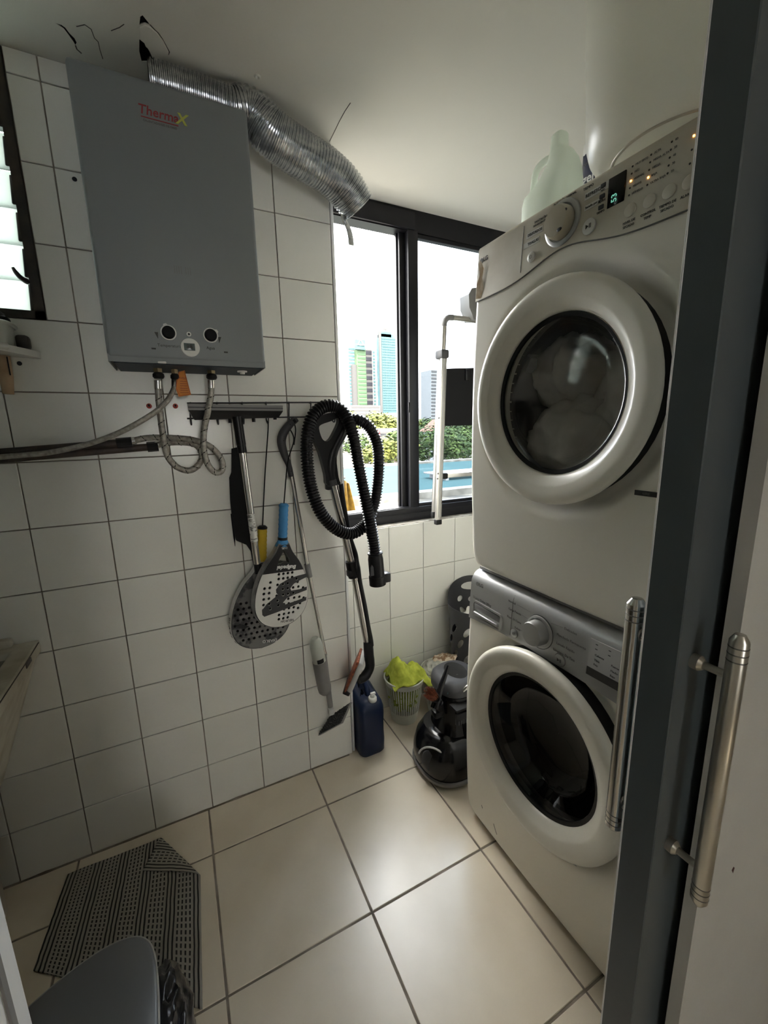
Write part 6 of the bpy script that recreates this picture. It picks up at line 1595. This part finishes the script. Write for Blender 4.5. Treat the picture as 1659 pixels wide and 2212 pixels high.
TR = [('leafy green tree just left of the ladder rail beyond the pool', (10.6500, 16.0000, 0.1518), 0.9, 1.55, 'leaf', 2600, 1, (10.5695, 16.0000, 0.6097)),
      ('leafy green tree between the ladder rail and the dryer beyond the pool', (13.2278, 17.0000, -0.0160), 0.9, 2.1, 'leaf', 3200, 2, (13.0640, 17.0000, 0.6138)),
      ('tall dark tree with pale branches under the black ladder tread', (16.2469, 22.0000, -0.5464), 1.2, 2.3, 'leaf', 2600, 3, (16.3391, 22.0000, 1.3831)),
      ('yellow-green shrub at the pool edge left of the window mullion', (7.8401, 14.6000, 0.0872), 0.3, 0.95, 'leaf_yel', 1800, 4, (7.9637, 14.6000, 0.5442)),
      ('small yellow-green shrub between the hanging vacuum hose strands', (6.7705, 14.6000, 0.1053), 0.3, 0.6, 'leaf_yel', 1000, 5, (6.8002, 14.6000, 0.3590)),
      ('sparse young tree against the white shop beside the mullion', (8.7314, 15.5000, 0.4791), 0.8, 0.75, 'leaf', 420, 6, (8.6915, 15.5000, 1.0103))]
for lb, b_, h_, r_, m_n, nl, sd, ct in TR:
    c = Vector(ct); hh = max(1.2, c.z + (6.0 if c.y > 14.4 else -0.36))
    tree('shade_tree', lb, (c.x, c.y, c.z - hh), hh, r_, m_n, nl, sd, trunk=0.10)
for k, (ct, r_, nl, lb) in enumerate((((38.7530, 90.0000, 2.9639), 5.0, 1500, 'yellowish roadside tree below the striped podium'), ((41.3779, 88.0000, 1.8280), 4.5, 1300, 'yellowish roadside tree nearest the hose below the tower'), ((47.4570, 92.0000, 2.5550), 5.0, 1500, 'yellowish roadside tree beneath the blue glass tower'), ((48.9036, 88.0000, 1.6922), 4.6, 1400, 'yellowish roadside tree touching the window mullion'), ((58.9760, 95.0000, 1.5957), 4.5, 1200, 'roadside tree just right of the window mullion'), ((58.3855, 90.0000, 0.7317), 4.0, 1200, 'roadside tree left of the pale ladder rail'))):
    c = Vector(ct)
    tree('roadside_tree', lb, (c.x, c.y, -20), c.z + 20, r_, 'leaf_yel' if k < 4 else 'leaf', nl, 20 + k, trunk=0.35, group='roadside trees', sz=0.95)
# hedge of greenery filling the lower slope
for k, (ct, r_, lb) in enumerate((((24.5567, 60.0000, -0.7165), 3.0, 'low bush behind the pool at the far left of the view'), ((20.2195, 40.0000, -1.4048), 2.2, 'low bush behind the pool in the middle of the open sash'), ((34.7628, 45.0000, 1.1147), 3.6, 'broad bush behind the pool at the dryer side'))):
    c = Vector(ct)
    tree('bush', lb, (c.x, c.y, c.z - 3), 3, r_, 'leaf', 1100, 40 + k, trunk=0.15, group='bushes on the slope', sz=0.55)

# towers
def tower(name, label, pl, pr_, ptop, pbot, y, m, bands=0, bm_n=None, depth=22, cat='building'):
    a, b = Vector(pl), Vector(pr_)
    t = thing(name, label, cat, ((a.x + b.x) / 2, y + depth / 2, -20))
    zt = Vector(ptop).z; zb = Vector(pbot).z
    obj('wall', MB().bx(a.x, b.x, y, y + depth, -20, zt), m, t, 0)
    if bands:
        w = b.x - a.x
        hh = (zt - zb) / bands
        me = MB().box((0, 0, 0), (w * 0.94, 0.5, hh * 0.55)).mesh('window_band', 0)
        me.materials.append(M[bm_n])
        for k in range(bands):
            o_ = bpy.data.objects.new('window_band', me)
            COL.objects.link(o_); o_.parent = t; o_.matrix_parent_inverse = WM[t.name].inverted()
            o_.location = ((a.x + b.x) / 2, y - 0.05, zb + hh * (k + 0.5))
    return t
def wing(t, pl, pr_, ptop, pbot, y, m, bands, bm_n, depth=7):
    a, b = Vector(pl), Vector(pr_)
    zt, zb = Vector(ptop).z, Vector(pbot).z
    wg = obj('wing', MB().bx(a.x, b.x, y, y + depth, -20, zt), m, t, 0)
    if bands:
        hh = (zt - zb) / bands
        me = MB().box((0, 0, 0), ((b.x - a.x) * 0.94, 0.5, hh * 0.55)).mesh('window_band', 0)
        me.materials.append(M[bm_n])
        for k in range(bands):
            o_ = bpy.data.objects.new('window_band', me)
            COL.objects.link(o_); o_.parent = wg
            o_.location = ((a.x + b.x) / 2, y - 0.05, zb + hh * (k + 0.5))
    return wg
ot = thing('office_tower', 'green and grey office tower with a teal rooftop sign, left of the blue one', 'building', (137, 325, -20))
wing(ot, (130.4521, 320.0000, 62.1820), (136.3988, 320.0000, 62.5299), (133.7500, 320.0000, 65.8446), (131.9770, 320.0000, 21.0472), 320, 'b_white', 17, 'b_teal2')
wing(ot, (137.7861, 322.0000, 66.4464), (141.4182, 322.0000, 66.6752), (139.4092, 322.0000, 66.8992), (137.7182, 322.0000, 21.1945), 322, 'b_white', 16, 'b_teal2')
wing(ot, (132.1837, 316.0000, 47.7734), (137.3562, 316.0000, 47.9826), (134.7214, 316.0000, 52.0691), (133.5382, 316.0000, 20.8208), 316, 'b_grey', 0, None)
wing(ot, (135.6922, 314.0000, 47.6577), (142.9095, 314.0000, 47.9495), (139.0710, 314.0000, 64.4502), (137.5292, 314.0000, 20.7244), 314, 'b_green', 15, 'b_greenglass')
wing(ot, (143.4119, 316.0000, 48.2274), (149.1503, 316.0000, 48.4595), (146.7711, 316.0000, 64.2253), (145.4051, 316.0000, 20.8830), 316, 'b_grey', 9, 'frame_black')
wing(ot, (153.7699, 324.0000, 49.6768), (155.8965, 324.0000, 49.7627), (155.0740, 324.0000, 65.3639), (153.7964, 324.0000, 21.3961), 324, 'b_white', 17, 'b_teal2')
s0, s1 = Vector((133.7276, 312.0000, 70.1980)), Vector((141.7736, 312.0000, 64.9598))
sgn = obj('rooftop_sign', MB().bx(s0.x, s1.x, 312, 315, s1.z - 2, s0.z), 'b_teal2', ot, 0)
sc0 = s0.lerp(s1, 0.5)
sw = (s1.x - s0.x); shh = (s0.z - s1.z)
obj('arch_mark', MB().tube([V(sc0.x + q[0] * sw, 311.7, sc0.z + q[1] * shh) for q in ((-0.22, -0.05), (-0.06, 0.36), (0.06, 0.36), (0.26, -0.05))], shh * 0.055, 6).bx(sc0.x - 0.38 * sw, sc0.x + 0.38 * sw, 311.4, 311.9, sc0.z - 0.30 * shh, sc0.z - 0.16 * shh), 'white_ink', sgn)
bt = tower('glass_tower', 'tall blue glass tower left of the window mullion', (149.5319, 300.0000, 46.4139), (167.9978, 300.0000, 47.1605), (158.5371, 300.0000, 71.0295), (157.3622, 300.0000, 13.9122), 300, 'b_teal', 30, 'b_teal', 8)
obj('edge_fin', MB().bx(Vector((147.8384, 299.0000, 46.2166)).x, Vector((149.4335, 299.0000, 46.2811)).x, 299, 300.5, -20, Vector((149.3593, 299.0000, 74.4736)).z), 'b_grey', bt, 0)
rz = Vector((158.5371, 300.0000, 71.0295)).z
xl, xr = Vector((149.5319, 300.0000, 46.4139)).x, Vector((167.9978, 300.0000, 47.1605)).x
obj('roof_step', MB().bx(xl, xl + (xr - xl) * 0.75, 300.2, 306, rz - 0.5, rz + 2.2).bx(xl, xl + (xr - xl) * 0.5, 300.2, 305, rz, rz + 4.0), 'b_teal', bt, 0)
obj('roof_mast', MB().tube([(xl + (xr - xl) * 0.36, 305, rz + 3), (xl + (xr - xl) * 0.38, 305, rz + 8)], 0.5, 6).box((xl + (xr - xl) * 0.36, 305, rz + 7.2), (3.2, 1, 1.6)), 'b_grey', bt, 0)
nb = 12
for k in range(nb):
    x = xl + (xr - xl) * (k + 0.5) / nb
    obj('vertical_mullion', MB().bx(x - 0.09, x + 0.09, 299.6, 300, Vector((157.3622, 300.0000, 13.9122)).z, rz), 'b_teal2', bt, 0)
po_ = tower('podium_block', 'white low block with dark horizontal lines below the towers', (118.3244, 290.0000, 14.5896), (142.9950, 290.0000, 14.5559), (130.7917, 290.0000, 19.2817), (130.4682, 290.0000, 9.4987), 290, 'b_white', 4, 'b_grey', 9)
tower('podium_block', 'white base block below the blue glass tower', (143.9799, 292.0000, 14.6455), (167.6700, 292.0000, 14.6132), (151.1559, 292.0000, 13.9377), (151.0035, 292.0000, 6.9260), 292, 'b_white', 0, None, 6)
tower('apartment_tower', 'pale apartment tower with rows of dark windows left of the ladder', (169.0482, 260.0000, 26.1329), (177.4394, 260.0000, 26.2790), (172.5725, 260.0000, 42.5096), (172.6822, 260.0000, 4.5532), 260, 'b_white', 16, 'b_grey', 14)
sh_ = tower('shop_building', 'white shop building with a red corner behind the pool', (33.7712, 70.0000, 0.4654), (39.5533, 70.0000, 0.3192), (36.3456, 70.0000, 1.6994), (36.2220, 70.0000, -3.9847), 70, 'b_white', 0, None, 12)
sx0, sz0 = Vector((33.5311, 69.5000, 0.4726)), Vector((34.2526, 69.5000, -1.4331))
obj('red_fin', MB().bx(sx0.x - 0.3, sx0.x + 0.5, 69, 70, Vector((33.2324, 69.0000, -1.6405)).z, Vector((33.3144, 69.0000, 1.3219)).z), 'b_red', sh_, 0)
obj('canopy', MB().bx(Vector((33.8730, 69.0000, 0.8037)).x, Vector((36.0051, 69.0000, 0.7539)).x, 68.6, 70, Vector((33.8708, 69.0000, 0.7191)).z, Vector((33.8797, 69.0000, 1.0571)).z), 'b_grey', sh_, 0)
for k in range(3):
    obj('window', MB().bx(Vector((34.6530, 69.9000, -1.1101)).x + k * 1.4, Vector((34.6530, 69.9000, -1.1101)).x + k * 1.4 + 0.9, 69.9, 70.1, Vector((34.6442, 69.9000, -1.4566)).z, Vector((34.6596, 69.9000, -0.8506)).z), 'b_grey', sh_, 0)
tower('shop_building', 'pale low warehouse seen between the vacuum hose strands', (41.1998, 100.0000, -0.9731), (47.5919, 100.0000, -1.1656), (44.8963, 100.0000, -0.8436), (44.7682, 100.0000, -4.7156), 100, 'b_white', 0, None, 10)
hs2 = tower('house', 'house with a terracotta roof behind the trees by the dryer', (40.9725, 55.0000, -0.4315), (48.2792, 55.0000, -0.6516), (42.3547, 55.0000, 0.8833), (42.4389, 55.0000, -3.5296), 55, 'b_white', 0, None, 10)
rA, rB = Vector((41.4170, 55.0000, 0.9034)), Vector((47.7215, 55.0000, 0.7684))
obj('roof', MB().prism([(rA.x - 1, 0), (rB.x + 1, 0), ((rA.x + rB.x) / 2 + 1, 2.2), ((rA.x + rB.x) / 2 - 1, 2.2)], (0, 66, rA.z), (1, 0, 0), (0, 0, 1), 12), 'roof_red', hs2, 0)
hl_ = MB()
hA = Vector((471.2258, 1400.0000, 21.0319)); hB = Vector((1444.9448, 1400.0000, 33.0508))
hp2 = [(hA.x, -60)] + [(hA.x + (hB.x - hA.x) * k / 24, Vector((843.1048, 1400.0000, 20.7915)).z + 26 * abs(noise.noise(Vector((k * 0.35, 2, 0)))) + 10) for k in range(25)] + [(hB.x, -60)]
struct('hills', hl_.prism(hp2, (0, 1400, 0), (1, 0, 0), (0, 0, 1), -80), 'hill')
